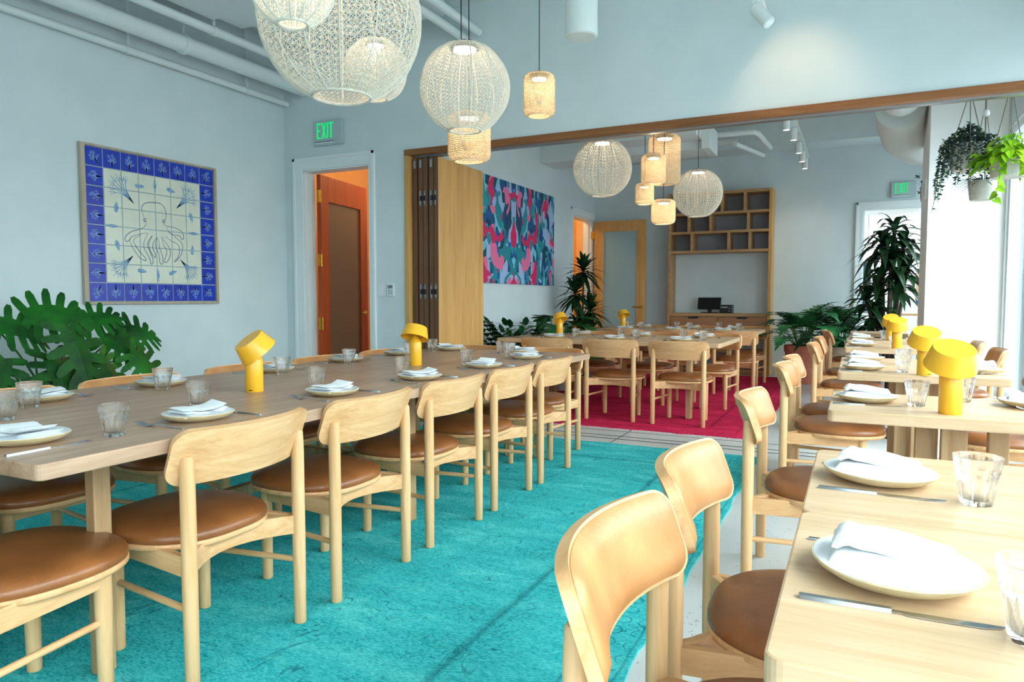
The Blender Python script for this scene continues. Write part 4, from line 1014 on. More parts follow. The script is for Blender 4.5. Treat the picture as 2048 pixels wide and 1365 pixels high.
tag(MB().box(L2+.002, 6.72, 1.345, L2+.03, 9.42, 2.615).build('mural_canvas', M['mural'], bevel=.002), 'large blue and pink camouflage-like painting on the far room wall', 'painting')

def exit_sign(name, x0, x1, z0, z1, y, label):
    """white housing with green letters, face towards -Y"""
    W_, H_ = x1-x0, z1-z0; t = thing(name, label, 'exit sign', (x0, y, z0))
    MB().box(0, -.045, 0, W_, 0, H_).build('housing', M['exitbody'], t, bevel=.008, seg=3)
    MB().box(W_*.1, -.047, H_*.07, W_*.75, -.045, H_*.12).build('lamp_slot', M['plate_w'], t)
    MB().box(W_*.1, -.0465, H_*.13, W_*.75, -.0455, H_*.15).build('slot_shadow', M['dark'], t)
    lx0, lw, lz0, lh = W_*.15, W_*.15, H_*.27, H_*.62; s = lw*.26; q = MB(); Yf, Yb = -.048, -.0452
    def bar(a, b, c, d): q.box(a, Yf, b, c, Yb, d)
    def diag(xa, za, xb, zb, w_): q.add([(xa-w_/2, Yf, za), (xa+w_/2, Yf, za), (xb+w_/2, Yf, zb), (xb-w_/2, Yf, zb), (xa-w_/2, Yb, za), (xa+w_/2, Yb, za), (xb+w_/2, Yb, zb), (xb-w_/2, Yb, zb)], [(0, 1, 2, 3), (4, 7, 6, 5), (0, 4, 5, 1), (1, 5, 6, 2), (2, 6, 7, 3), (3, 7, 4, 0)])
    x = lx0; bar(x, lz0, x+s, lz0+lh)
    for k in (0, .5, 1): zc = lz0+(lh-s)*k; bar(x, zc, x+lw*(.95 if k != .5 else .8), zc+s)
    x += lw*1.12; diag(x+s/2, lz0, x+lw-s/2, lz0+lh, s*1.15); diag(x+lw-s/2, lz0, x+s/2, lz0+lh, s*1.15)
    x += lw*1.12; bar(x+s*.3, lz0, x+s*1.4, lz0+lh)
    x += s*2; bar(x, lz0+lh-s, x+lw, lz0+lh); bar(x+lw/2-s*.55, lz0, x+lw/2+s*.55, lz0+lh)
    q.build('letters', M['exitg'], t)
exit_sign('exit_sign', -4.86, -4.50, 2.655, 2.895, PY, 'lit green EXIT sign above the red-lit wood doorway, near the octopus picture')
exit_sign('exit_sign', .39, .70, 2.58, 2.80, BY, 'lit green EXIT sign above the bright back doorway by the plants')

# switch plate and thermostat
t = thing('thermostat', 'small white wall controller with a grey display beside the red-lit wood doorway', 'thermostat', (-3.967, PY, 1.24))
MB().box(-.04, -.02, -.06, .04, 0, .06).build('body', M['plate_w'], t, bevel=.004)
MB().box(-.026, -.022, .012, .026, -.02, .045).build('display', M['grey_dev'], t); MB().box(-.024, -.0225, -.045, -.004, -.02, .002).box(.004, -.0225, -.045, .024, -.02, .002).build('buttons', M['exitbody'], t)
t = thing('light_switch', 'blank white switch plate left of the wall controller', 'switch', (-4.075, PY, 1.24))
MB().box(-.045, -.006, -.06, .045, 0, .06).build('plate', M['plate_w'], t, bevel=.003); MB().box(-.016, -.009, -.033, .016, -.006, .033).build('rocker', M['trim'], t, bevel=.002)

# ---------------------------------------------------------------- bookcase wall unit
def bookcase():
    xl, xr, yf, yb = -2.685, -1.15, 11.05, BY-.002; zt = 2.79
    t = thing('bookcase', 'tall oak wall unit with open cubbies above a counter, on the back wall', 'bookcase', ((xl+xr)/2, yb, 0)); ox = (xl+xr)/2; oy = yb
    def B(name, *b, m=M['shelf']):
        mb = MB()
        for k in b: mb.box(k[0]-ox, k[1]-oy, k[2], k[3]-ox, k[4]-oy, k[5])
        return mb.build(name, m, t, bevel=.002)
    th = .045
    B('side_panel', (xl, yf, 0, xl+th, yb, zt)); B('side_panel', (xr-th, yf, 0, xr, yb, zt), m=M['panel'])
    B('top_panel', (xl+th, yf, zt-th, xr-th, yb, zt))
    for z in (2.462, 2.176, 1.882): B('shelf_board', (xl+th, yf+.002, z-.02, xr-th, yb, z+.02))
    for z0, z1, xs in ((2.482, zt-th, (-2.3, -1.873, -1.54)), (2.196, 2.442, (-2.37, -2.04, -1.49)), (1.902, 2.156, (-2.32, -1.768, -1.462))):
        for x in xs: B('divider', (x-.02, yf+.003, z0, x+.02, yb, z1))
    B('counter', (xl+th, yf-.0, .885, xr-th, yb, .935)); B('back_panel', (xl+th, yb-.008, 1.902, xr-th, yb-.001, zt-th), m=M['grey_back'])
    B('cabinet_body', (xl+th, yf+.02, .62, xr-th, yb, .66), ((xl+xr)/2-.02, yf+.02, .66, (xl+xr)/2+.02, yb, .885))
    for s, (a, b_) in enumerate(((xl+th+.008, (xl+xr)/2-.012), ((xl+xr)/2+.012, xr-th-.008))):
        d_ = B('drawer', (a, yf-.002, .668, b_, yf+.02, .879), m=M['drawer'])
        c = (a+b_)/2; h = MB().add([(c-.09-ox, yf-.003-oy, .879), (c+.09-ox, yf-.003-oy, .879), (c+.065-ox, yf-.003-oy, .852), (c-.065-ox, yf-.003-oy, .852), (c-.09-ox, yf+.0-oy, .879), (c+.09-ox, yf+.0-oy, .879), (c+.065-ox, yf+.0-oy, .852), (c-.065-ox, yf+.0-oy, .852)], [(0, 1, 2, 3), (4, 7, 6, 5), (0, 4, 5, 1), (1, 5, 6, 2), (2, 6, 7, 3), (3, 7, 4, 0)])
        h.build('finger_pull', M['dark'], d_)
    for z in (.36, .06): B('shelf_board', (xl+th, yf+.01, z-.02, xr-th, yb, z+.02))
    B('toe_kick', (xl+th, yf+.04, 0, xr-th, yf+.055, .05))
M['grey_back'] = noisy('grey_back_panel', srgb(150, 150, 156), srgb(138, 138, 146), 4, .7)
bookcase()
t = thing('computer_monitor', 'black tilted monitor standing on the bookcase counter', 'monitor', (-2.06, 11.18, .935))
s = MB().box(-.175, -.012, -.095, .175, .012, .095).xf(Matrix.Translation((0, 0, .15)) @ Matrix.Rotation(-.3, 4, 'X')); s.build('screen_housing', M['dark'], t, bevel=.004)
MB().box(-.168, -.0135, -.088, .168, -.012, .088).xf(Matrix.Translation((0, 0, .15)) @ Matrix.Rotation(-.3, 4, 'X')).build('screen', mat('dark_screen', srgb(8, 9, 11), .12), t)
MB().box(-.12, -.06, 0, .12, .08, .012).box(-.03, .02, .01, .03, .045, .14).build('stand', M['dark'], t, bevel=.003)
t = thing('receipt_printer', 'small black printer to the right of the monitor on the bookcase counter', 'printer', (-1.80, 11.18, .935))
MB().box(-.09, -.09, 0, .09, .09, .13).build('body', M['dark'], t, bevel=.008, seg=3); MB().box(-.07, -.092, .085, .03, -.089, .1).build('paper_slot', M['steel2'], t); MB().box(.05, -.0925, .03, .06, -.089, .04).box(.05, -.0925, .07, .06, -.089, .08).build('indicator', M['plate_w'], t)

# ---------------------------------------------------------------- ceiling services
def pipe(label, pts, r, name='ceiling_pipe', group='white ceiling pipes', clamps=()):
    p0 = Vector(pts[0]); t = thing(name, label, 'pipe', p0, 0, group)
    MB().tube([Vector(p)-p0 for p in pts], r, 20).build('tube', M['pipe'], t, smooth=40)
    for c in clamps:
        c = Vector(c)-p0
        MB().tube([c+Vector((0, -.02, 0)), c+Vector((0, .02, 0))], r*1.18, 20).box(c.x-.008, c.y-.01, c.z+r, c.x+.008, c.y+.01, CZ-p0.z).build('hanger', M['pipe'], t, smooth=40)
    return t
pipe('thin white pipe running closest to the left wall', [(-5.2, -3, 3.11), (-5.2, 5.47, 3.11)], .03, clamps=[(-5.2, 3.75, 3.11), (-5.2, 4.95, 3.11)])
pipe('thick white pipe running above the thin one near the left wall', [(-5.0, -3, 3.235), (-5.0, 5.49, 3.235)], .07, clamps=[(-5.0, 4.1, 3.235), (-5.0, 1.6, 3.235)])
pipe('slim white pipe beside the thick ceiling pipe, room side', [(-4.82, -3, 3.36), (-4.82, 5.49, 3.36)], .035, clamps=[(-4.82, 4.25, 3.36)])
pipe('white pipe ending at the partition above the twin cable globe, left of a pair', [(-3.13, -3, 3.42), (-3.13, 5.47, 3.42)], .035)
pipe('white pipe ending at the partition above the twin cable globe, right of a pair', [(-3.0, -3, 3.46), (-3.0, 5.47, 3.46)], .035)
t = thing('air_duct', 'flat white rectangular air duct with a side grille under the ceiling at upper left', 'duct', (-4.35, 4.2, 3.42), 0)
MB().box(-.42, -3.2, 0, 1.35, .0, .25).box(-.42, .0, .03, .9, .3, .25).build('duct_body', M['pipe'], t, bevel=.004)
g = MB()
for k in range(9): g.box(-.2, .36+k*.022, .085, .9, .37+k*.022, .095)
g.box(-.24, .33, .06, .94, .58, .085)
g.build('grille', M['pipe'], t)
MB().box(-.42, .3, .09, 1.2, .95, .25).build('side_box', M['pipe'], t, bevel=.004)
t = thing('ceiling_speaker', 'white cylindrical speaker hanging at the top of the photo', 'speaker', (-1.73, 4.6, 2.93))
MB().lathe([(0, 0), (.095, 0), (.108, .004), (.112, .012), (.108, .4), (.1, .41), (0, .41)], 40).build('housing', M['pipe'], t, smooth=30)
MB().lathe([(0, -.002), (.094, -.002), (.094, .002), (0, .002)], 40).build('speaker_grille', M['ceil'], t, smooth=30)
MB().tube([(0, 0, .4), (0, 0, CZ-2.93)], .012, 10).build('rod', M['pipe'], t, smooth=True)
def spot_head(x, y, z, ax, az, lens, label, length=.13, r=.038, group='white track spotlights'):
    """adjustable cylinder spotlight; tilt ax from straight down towards azimuth az"""
    t = thing('track_spotlight', label, 'spotlight', (x, y, z), az, group)
    R_ = Matrix.Rotation(-ax, 4, 'Y')
    MB().lathe([(r*.9, -length), (r, -length+.005), (r, 0), (r*.9, .006), (0, .008)], 28).lathe([(0, -length+.03), (r*.88, -length+.03), (r*.9, -length)], 28).xf(R_).build('barrel', M['pipe'], t, smooth=30)
    MB().lathe([(0, -length-.004), (r*.8, -length-.001), (r*.8, -length+.016), (0, -length+.016)], 24).xf(R_).build('lens', lens, t)
    MB().box(-.012, -.035, -.01, .012, .035, .09).box(-.018, -.018, .08, .018, .018, .12).build('bracket', M['pipe'], t, bevel=.003)
    return t
tr = thing('lighting_track', 'white ceiling track above the window side of the front room', 'track', (-.62, 3.0, 3.09)); MB().box(-.017, -4, 0, .017, 2.45, .03).build('rail', M['pipe'], tr)
for yy in (-3.5, -.5, 2.2): MB().box(-.004, yy-.004, .03, .004, yy+.004, CZ-3.09).build('hanger', M['pipe'], tr)
spot_head(-.62, 4.72, 2.97, D(38), D(-15), M['pipe'], 'white spotlight aimed at the wall at the top of the photo, unlit side showing', .15, .04)
tr = thing('lighting_track', 'white track with lit spotlights in the far room', 'track', (-.70, 9.0, 3.22)); MB().box(-.017, -3.2, 0, .017, 2.3, .03).build('rail', M['pipe'], tr)
for yy in (-2.8, .2, 2.0): MB().box(-.004, yy-.004, .03, .004, yy+.004, CZ-3.22).build('hanger', M['pipe'], tr)
for i, (yy, l) in enumerate(((8.75, 'lit white spotlight nearest the header on the far room track'), (9.55, 'lit spotlight on the far room track, second along'), (10.15, 'lit spotlight on the far room track, third along'), (10.7, 'lit spotlight at the far end of the far room track'))):
    spot_head(-.70, yy, 3.10, D(6), D(90), M['led2'], l)
spot_head(-.73, 8.2, 3.10, D(4), D(90), M['led2'], 'lit white spotlight just below the header, left of the far room track')
# warm pool on the partition above the header
lamp('track_beam', 'SPOT', (-.42, 4.8, 3.3), 17, (1, .66, .36), rot=(D(42), 0, D(0)), spot=D(75), blend=1, radius=.04)
lamp('track_beam', 'SPOT', (-.7, 10.2, 3.0), 25, (1, .85, .7), rot=(D(35), 0, 0), spot=D(80), blend=1, radius=.04)
# far room ductwork
t = thing('air_duct', 'big round white duct with a bend near the far room ceiling beside the pier', 'duct', (.36, 8.6, 3.1))
MB().tube([(-.03, -2.4, .22), (0, -.2, .12)], .185, 36).tube([(-.03, -1.5, .185), (-.03, -1.46, .184)], .192, 36).build('duct_run', M['pipe'], t, smooth=40)
el = [(.0, .0, .08), (.02, .35, .0), (.08, .62, -.1), (.22, .82, -.16), (.45, .92, -.18), (.7, .95, -.18)]
MB().tube(el, .24, 36).build('elbow', M['pipe'], t, smooth=40)
t = thing('air_duct', 'boxy white duct under the far room ceiling behind the cane pendants', 'duct', (L2, 9.0, 3.02))
MB().box(0, 0, 0, 2.25, .5, .3).box(.9, -.4, .1, 2.2, 0, .34).build('duct_body', M['pipe'], t, bevel=.005)
MB().box(2.2, -.1, -.02, 2.3, .45, .28).build('end_cap', M['pipe'], t, bevel=.005)
pipe('short white pipes hanging under the far room ceiling right of the boxy duct', [(-1.7, 9.6, 3.3), (-1.25, 9.6, 3.3), (-1.2, 9.65, 3.28), (-1.15, 10.6, 3.28)], .035)
pipe('second white pipe crossing under the far room ceiling near the bookcase', [(-1.5, 9.75, 3.2), (-1.25, 10.7, 3.2)], .032)
pipe('white pipe along the far room ceiling above the bookcase', [(-3.9, 10.6, 3.42), (-1.6, 10.6, 3.42)], .05)
struct(MB().box(L2, 10.9, 3.36, RX, BY, CZ).build('trim_8', M['wall'], bevel=.003))
# ================================================================ PLANTS
def frame(d, n):
    d = Vector(d).normalized(); n = Vector(n); s = d.cross(n); s = s.normalized() if s.length > 1e-4 else Vector((1, 0, 0)); n = s.cross(d).normalized(); return d, s, n
def bendfn(base, d, n, L_, droop, fold=.12, cup=0):
    d, s, n = frame(d, n); b = Vector(base)
    def f_(u, w_):   # u along, w across, both in units of leaf length
        dz = -droop*u*abs(u)*L_
        return b + d*(u*L_*(1-.25*droop*abs(u))) + Vector((0, 0, dz)) + s*(w_*L_) + n*(abs(w_)*fold*L_)
    return f_
def lance(mb, base, d, n, L_, W_, droop=.3, nu=6, fold=.15, base_w=.25):
    fn = bendfn(base, d, n, L_, droop, fold); vs = []; r = W_/L_/2
    for i in range(nu+1):
        u = i/nu; w_ = r*(base_w+(1-base_w)*math.sin(PI*min(1, u*1.25)**.8/1.0 if u < .8 else PI*.5+PI*.5*(u-.8)/.2*1.0) if False else 1)
        prof = (base_w+(1-base_w)*min(1, u/.35))*(1-max(0, (u-.45)/.55)**1.6); prof = max(prof, .02)
        w_ = r*prof; vs += [fn(u, -w_), fn(u, 0), fn(u, w_)]
    mb.add(vs, [q for i in range(nu) for q in ((3*i, 3*i+1, 3*i+4, 3*i+3), (3*i+1, 3*i+2, 3*i+5, 3*i+4))])
def lobed(mb, base, d, n, L_, droop=.35, nl=6, wid=.62, lw=.075, spread=1.0, tipk=1.0, fold=.1, blunt=False):
    """split leaf: midrib plus nl lobes a side growing out of it, each bending to the tip"""
    fn = bendfn(base, d, n, L_, droop, fold)
    def strip_(o, a0, a1, ln, w0, w1, side):
        vs = []; K = 5; x, y = o; 
        for k in range(K+1):
            t = k/K; a = a0+(a1-a0)*t
            if k: x += ln/K*math.cos(a); y += ln/K*math.sin(a)
            hw = (w0+(w1-w0)*t)*(1 if k < K-1 else ((.98 if blunt else .78) if k == K-1 else (.5 if blunt else .18))); px, py = -math.sin(a)*hw, math.cos(a)*hw
            vs += [fn(x+px, side*(y+py)), fn(x-px, side*(y-py))]
        mb.add(vs, [(2*k, 2*k+1, 2*k+3, 2*k+2) for k in range(K)])
    for side in (1, -1):
        for i in range(nl):
            t = i/(nl-1); u = -.02+.74*t; a0 = D((122-60*t) if blunt else (128-78*t)); a1 = D((112-72*t) if blunt else (112-88*t))
            env = wid*(.62+.75*math.sin(PI*min(1, .22+.62*t)) - .38*t**2)*.62
            strip_((u, 0.0), a0, a1, env*spread, lw*.95, lw*.92, side)
    if blunt:      # undivided inner blade, so the slits only cut the outer half
        prof = [(-.12, .08), (-.08, .15), (.0, .19), (.15, .21), (.32, .21), (.5, .18), (.66, .13), (.8, .07)]; vs = []
        for u, w_ in prof: vs += [fn(u, -w_), fn(max(u, -.02), 0), fn(u, w_)]
        mb.add(vs, [q for i in range(len(prof)-1) for q in ((3*i, 3*i+1, 3*i+4, 3*i+3), (3*i+1, 3*i+2, 3*i+5, 3*i+4))])
    strip_((.66, 0), 0, 0, .36*tipk, lw*1.3, lw*.8, 1)
    strip_((-.04, 0), 0, 0, .80, .055, .05, 1)
def heart(mb, base, d, n, L_, droop=.3, wid=.42):
    fn = bendfn(base, d, n, L_, droop, .18); prof = [(-.12, .16), (-.1, .3), (.0, .42), (.15, .46), (.32, .42), (.5, .33), (.68, .22), (.84, .11), (1.0, .01)]
    vs = []
    for u, w_ in prof: vs += [fn(u, -w_*wid/.46), fn(u if u >= 0 else 0, 0), fn(u, w_*wid/.46)]
    mb.add(vs, [q for i in range(len(prof)-1) for q in ((3*i, 3*i+1, 3*i+4, 3*i+3), (3*i+1, 3*i+2, 3*i+5, 3*i+4))])
def pot(t, prof, m, soilz, soilr, n=36):
    MB().lathe(prof, n).build('pot', m, t, smooth=35); MB().lathe([(0, soilz), (soilr*.6, soilz+.008), (soilr, soilz)], n).build('soil', M['soil'], t, smooth=True)
def keep_in(mb, c):
    """leaves bend along the walls instead of passing through them"""
    q = []
    for (x, y, z) in mb.v:
        X, Y = x+c[0], y+c[1]
        if Y > 6: X = max(X, L2+.025+.01*math.sin(z*40)); Y = min(Y, BY-.025-.01*math.sin(z*40)) if X > -1.1 else min(Y, 11.0)
        else: X = max(X, LX+.02+.01*math.sin(z*40))
        q.append((X-c[0], Y-c[1], z))
    mb.v = q; return mb
def curve3(p0, p1, sag=.0, n=6, out=None):
    p0, p1 = Vector(p0), Vector(p1); o = Vector(out) if out else Vector((0, 0, 1)); m = p0.lerp(p1, .45)+o*sag
    return [(1-t)**2*p0+2*t*(1-t)*m+t*t*p1 for t in [i/n for i in range(n+1)]]
def rdir(r, up=.0): a = r.uniform(0, 2*PI); return Vector((math.cos(a), math.sin(a), up))
BAND = lambda R, H: [(0, 0), (R*.72, 0), (R*.76, .01), (R*.93, H*.8), (R*.93, H*.82), (R, H*.83), (R, H), (R*.93, H), (R*.9, H*.86), (0, H*.86)]

# monstera by the left wall
def monstera():
    r = random.Random(4); c = Vector((-4.72, 2.72, 0)); t = thing('monstera_plant', 'big split-leaf monstera beside the left wall under the tile picture', 'plant', c)
    pot(t, BAND(.24, .42), M['potgrey'], .37, .21); st = MB(); lf = MB()
    # leaf: (y, z, dx from wall plane, size, tip direction y, tip direction z, facing)
    Lf = [(1.98, .93, .1, .32, -.8, -.2), (2.2, 1.04, .0, .33, -.7, .5), (2.40, 1.00, .05, .34, .6, .4), (2.60, 1.05, .1, .36, .9, .5), (2.74, .95, .25, .36, .3, -.7), (2.96, 1.0, .05, .30, .7, .6),
          (3.10, .88, .15, .33, .9, .0), (3.28, .90, .0, .32, .9, .6), (3.20, .76, .2, .30, .8, -.4), (2.95, .76, .3, .28, .5, -.6), (2.62, .78, .35, .34, .2, -.6), (2.35, .78, .3, .32, -.5, -.4),
          (2.12, .74, .25, .30, -.8, -.4), (2.48, .66, .35, .3, -.2, -.6), (2.80, .64, .35, .3, .5, -.5), (1.9, .74, .15, .28, -.9, -.3)]
    for (y, z, dx, s, ty, tz) in Lf:
        x = -4.72+dx+r.uniform(-.05, .05); b = Vector((x, y, z))-c; root = Vector((r.uniform(-.08, .08), r.uniform(-.12, .12), .36))
        pts = curve3(root, b, .16, 8, out=(0, (b.y-root.y)*.3, 1)); st.tube(pts, [.0085-.0004*k for k in range(9)], 6)
        lobed(lf, b, (r.uniform(.25, .6), ty*.9, tz-.35), (r.uniform(.7, 1.0), r.uniform(-.35, .25), r.uniform(.35, .8)), s*1.0, droop=r.uniform(.25, .6), nl=6, wid=.70, lw=.073, tipk=.9, blunt=True, fold=-.10)
    keep_in(lf, c); keep_in(st, c); st.build('stems', M['stem'], t, smooth=True); lf.build('foliage', M['lmon'], t)
monstera()
# ZZ plant and friends along the far room's left wall
def zz(c, label, n, hgt, seed, spreadv=.5):
    r = random.Random(seed); t = thing('zz_plant', label, 'plant', c); pot(t, BAND(.2, .34), M['potgrey'], .29, .17); st = MB(); lf = MB()
    for i in range(n):
        a = 2*PI*i/n+r.uniform(-.3, .3); l = hgt*r.uniform(.7, 1.05); e = Vector((math.cos(a)*spreadv*r.uniform(.3, 1), math.sin(a)*spreadv*r.uniform(.3, 1), .3+l)); root = Vector((math.cos(a)*.06, math.sin(a)*.06, .3))
        pts = curve3(root, e, .1, 10); st.tube(pts, [.011-.0008*k for k in range(11)], 6)
        for k in range(2, 11):
            d_ = (pts[min(k+1, 10)]-pts[k-1]).normalized(); s_ = d_.cross(Vector((0, 0, 1))).normalized()
            for sd in (-1, 1): lance(lf, pts[k], s_*sd+d_*.7, Vector((0, 0, 1)), .16, .075, .25, 4, .1, .5)
        lance(lf, pts[10], (pts[10]-pts[8]), Vector((0, 0, 1)), .15, .07, .1, 4, .1, .5)
    keep_in(lf, c); keep_in(st, c); st.build('stems', M['stem'], t, smooth=True); lf.build('foliage', M['lzz'], t)
zz(Vector((-3.46, 7.15, 0)), 'dense glossy dark green plant left of the others under the blue painting', 26, .55, 3)
def splitplant(c, label, n, hgt, rad, seed, ls, nl=6, wid=.62, lw=.07, m='lmon', potp=None, potm=None, up=.2, name='philodendron_plant', droop=.35):
    r = random.Random(seed); t = thing(name, label, 'plant', c); R, H = potp or (.2, .34); pot(t, BAND(R, H), M[potm or 'potgrey'], H*.87, R*.88); st = MB(); lf = MB()
    for i in range(n):
        a = 2*PI*i/n*1.618*2+r.uniform(-.2, .2); k = (i+.5)/n; rr = rad*(.35+.65*k)*r.uniform(.85, 1.1); z = H+hgt*(1-.8*k)*r.uniform(.85, 1.15)
        b = Vector((math.cos(a)*rr*.75, math.sin(a)*rr*.75, z)); root = Vector((math.cos(a)*.05, math.sin(a)*.05, H*.85))
        st.tube(curve3(root, b, .1, 7), .0065, 5); d_ = Vector((math.cos(a), math.sin(a), up-1.0*k))
        lobed(lf, b, d_, (math.cos(a)*-.2, math.sin(a)*-.2, 1), ls*r.uniform(.8, 1.1), droop=droop*r.uniform(.6, 1.3), nl=nl, wid=wid, lw=lw)
    keep_in(lf, c); keep_in(st, c); st.build('stems', M['stem'], t, smooth=True); lf.build('foliage', M[m], t)
splitplant(Vector((-3.4, 8.2, 0)), 'broad split-leaf plant behind the small yellow lamp under the painting', 16, .62, .55, 9, .46, potp=(.2, .36), lw=.1)
def dracaena_cane(c, label):
    r = random.Random(8); t = thing('dracaena_plant', label, 'plant', c); pot(t, BAND(.2, .36), M['potgrey'], .31, .18); st = MB(); lf = MB()
    for (hx, hy, hz, n, L_) in ((.02, .0, 1.56, 54, .38), (-.08, -.05, 1.24, 54, .40), (.1, .06, .98, 50, .40), (-.05, .08, .72, 40, .42), (.12, -.06, .62, 26, .4)):
        st.tube(curve3((hx*.3, hy*.3, .3), (hx, hy, hz), .0, 6), .014, 8)
        for i in range(n):
            k = i/n; el = D(75-115*k); a = i*2.4; d_ = Vector((math.cos(a)*math.cos(el), math.sin(a)*math.cos(el), math.sin(el)))
            lance(lf, (hx, hy, hz-.10*k+.04), d_, (0, 0, 1), L_*r.uniform(.75, 1.1), .062, .28, 5, .2, .5)
    st.build('cane', M['trunk'], t, smooth=True); lf.build('foliage', M['ldra'], t)
dracaena_cane(Vector((-3.52, 9.45, 0)), 'tall spiky dracaena in tiers beside the yellow lit doorway')
# big arching dracaena at the back doorway
def dracaena_big(c, label):
    r = random.Random(12); t = thing('dracaena_plant', label, 'plant', c); pot(t, BAND(.24, .42), M['potgrey'], .37, .21); st = MB(); lf = MB()
    for (hx, hy, hz, n, L_) in ((.05, 0, 2.05, 26, .42), (-.08, .02, 1.88, 26, .42), (.16, .05, 1.84, 24, .42), (.02, -.05, 1.66, 28, .42), (.2, -.02, 1.52, 24, .40), (-.1, .05, 1.42, 26, .40), (.1, .06, 1.36, 24, .38), (-.24, 0, 1.16, 28, .38), (-.12, .02, .98, 24, .36), (-.02, -.04, .82, 20, .34)):
        st.tube(curve3((hx*.35, hy*.35, .36), (hx, hy, hz), .0, 6), .022, 8)
        for i in range(n):
            k = i/n; el = D(66-80*k); a = i*2.4+hx*9; d_ = Vector((math.cos(a)*math.cos(el), math.sin(a)*math.cos(el), math.sin(el)))
            lance(lf, (hx, hy, hz-.16*k+.04), d_, (0, 0, 1), L_*r.uniform(.95, 1.35), .095, r.uniform(.4, .75), 7, .2, .45)
    st.build('cane', M['trunk'], t, smooth=True); lf.build('foliage', M['ldra'], t)
dracaena_big(Vector((.36, 10.35, 0)), 'tall dark dracaena with arching leaves in front of the bright back doorway')
splitplant(Vector((-.66, 10.4, 0)), 'bushy cut-leaf philodendron in a terracotta pot right of the bookcase', 30, .42, .52, 21, .60, nl=9, wid=.36, lw=.045, m='lxan', potp=(.235, .52), potm='terra', up=1.0, droop=.5)
splitplant(Vector((-.21, 10.65, 0)), 'cut-leaf philodendron in a pale clay pot behind the window row chairs', 26, .44, .48, 33, .58, nl=9, wid=.36, lw=.045, m='lxan', potp=(.2, .50), potm='potcream', up=1.05, droop=.45)

# hanging planters
def hanging(c, R, H, m, label, top, hooks, cat='hanging plant'):
    t = thing('hanging_planter', label, cat, c, 0, 'planters hung from the header')
    MB().lathe([(0, 0), (R*.80, 0), (R*.87, .012), (R, H*.93), (R, H), (R*.93, H), (R*.9, H*.8), (0, H*.8)], 40).build('pot', M[m], t, smooth=35)
    MB().lathe([(0, H*.82), (R*.9, H*.82)], 24).build('soil', M['soil'], t)
    cd = MB()
    for k in range(3):
        a = 2*PI*k/3+.5; cd.tube([(R*.97*math.cos(a), R*.97*math.sin(a), H*.97), (hooks*math.cos(a), hooks*math.sin(a), top)], .0035, 6)
    cd.tube([(0, 0, top), (0, 0, CZ-c.z)], .004, 6)
    cd.tube([(hooks*math.cos(2*PI*k/12), hooks*math.sin(2*PI*k/12), top) for k in range(13)], .004, 6, cap=False)
    cd.build('cord', M['cord'], t, smooth=True); return t
r = random.Random(77)
c = Vector((.742, 6.5, 2.14)); t = hanging(c, .125, .2, 'potgrey', 'grey pot with small dark trailing leaves, left of the two hanging over the window tables', .55, .02); st = MB(); lf = MB()
for i in range(46):
    a = 2*PI*i/46; ln = r.uniform(.12, .30) if not (2.6 < a < 3.6) else r.uniform(.32, .5); R = .12+r.uniform(.02, .07); top = Vector((math.cos(a)*.06, math.sin(a)*.06, .2+r.uniform(.04, .15))); rim = Vector((math.cos(a)*R, math.sin(a)*R, .2+r.uniform(.0, .07)))
    end = Vector((math.cos(a)*(R+.04), math.sin(a)*(R+.04), .2-ln)); pts = [top, rim]+[rim.lerp(end, k/7)+Vector((r.uniform(-.006, .006), r.uniform(-.006, .006), 0)) for k in range(1, 8)]
    st.tube(pts, .0015, 4)
    for k in range(len(pts)-1):
        for q in range(3):
            p = pts[k].lerp(pts[k+1], q/3); heart(lf, p, rdir(r, r.uniform(-.4, .6)), rdir(r, 1), r.uniform(.022, .034), .1)
for i in range(160):
    a = r.uniform(0, 2*PI); q = r.uniform(0, .13); heart(lf, (math.cos(a)*q, math.sin(a)*q, .2+r.uniform(.0, .17)*(1-q/.2)), rdir(r, .5), rdir(r, 1), .034, .1)
st.build('vines', M['stem'], t); lf.build('foliage', M['ldark'], t)
c = Vector((.965, 6.25, 2.035)); t = hanging(c, .125, .13, 'potgrey', 'pale bowl overflowing with lime green heart leaves, right of the hanging planters', .62, .012); st = MB(); lf = MB()
for i in range(240):
    a = r.uniform(0, 2*PI); q = .225*math.sqrt(r.uniform(.01, 1)); z = .13+.17*(1-(q/.22)**2)*r.uniform(.4, 1.1)+r.uniform(-.09, .03); b = Vector((math.cos(a)*q, math.sin(a)*q, z)); st.tube(curve3((math.cos(a)*.04, math.sin(a)*.04, .11), b, .04, 4), .0018, 4)
    heart(lf, b, Vector((math.cos(a), math.sin(a), r.uniform(-1.2, .1))), Vector((math.cos(a)*.6, -.5+math.sin(a)*.3, .9)), r.uniform(.055, .085), .25)
for (a, ln) in ((4.3, .30), (5.0, .12)):
    pts = [Vector((math.cos(a)*(.13+.02*k), math.sin(a)*(.13+.02*k), .12-ln*k/7)) for k in range(8)]; st.tube(pts, .002, 4)
    for k in range(1, 8): heart(lf, pts[k], rdir(r, -.6), (0, -1, .4), .062, .2)
st.build('vines', M['stem'], t); lf.build('foliage', M['llime'], t)
c = Vector((.87, 6.7, 1.935)); t = hanging(c, .10, .15, 'potgrey', 'smaller pale pot with thin grassy leaves, lowest of the hanging planters', .7, .01); lf = MB()
for i in range(60):
    a = r.uniform(PI*.55, PI*1.6); lance(lf, (math.cos(a)*.03, math.sin(a)*.03, .13), Vector((math.cos(a), math.sin(a), r.uniform(.0, .8))), (0, 0, 1), r.uniform(.16, .26), .010, .35, 5, .1, .6)
for i in range(30):
    a = r.uniform(0, 2*PI); lance(lf, (math.cos(a)*.03, math.sin(a)*.03, .13), Vector((math.cos(a), math.sin(a), .8)), (0, 0, 1), .14, .010, .35, 5, .1, .6)
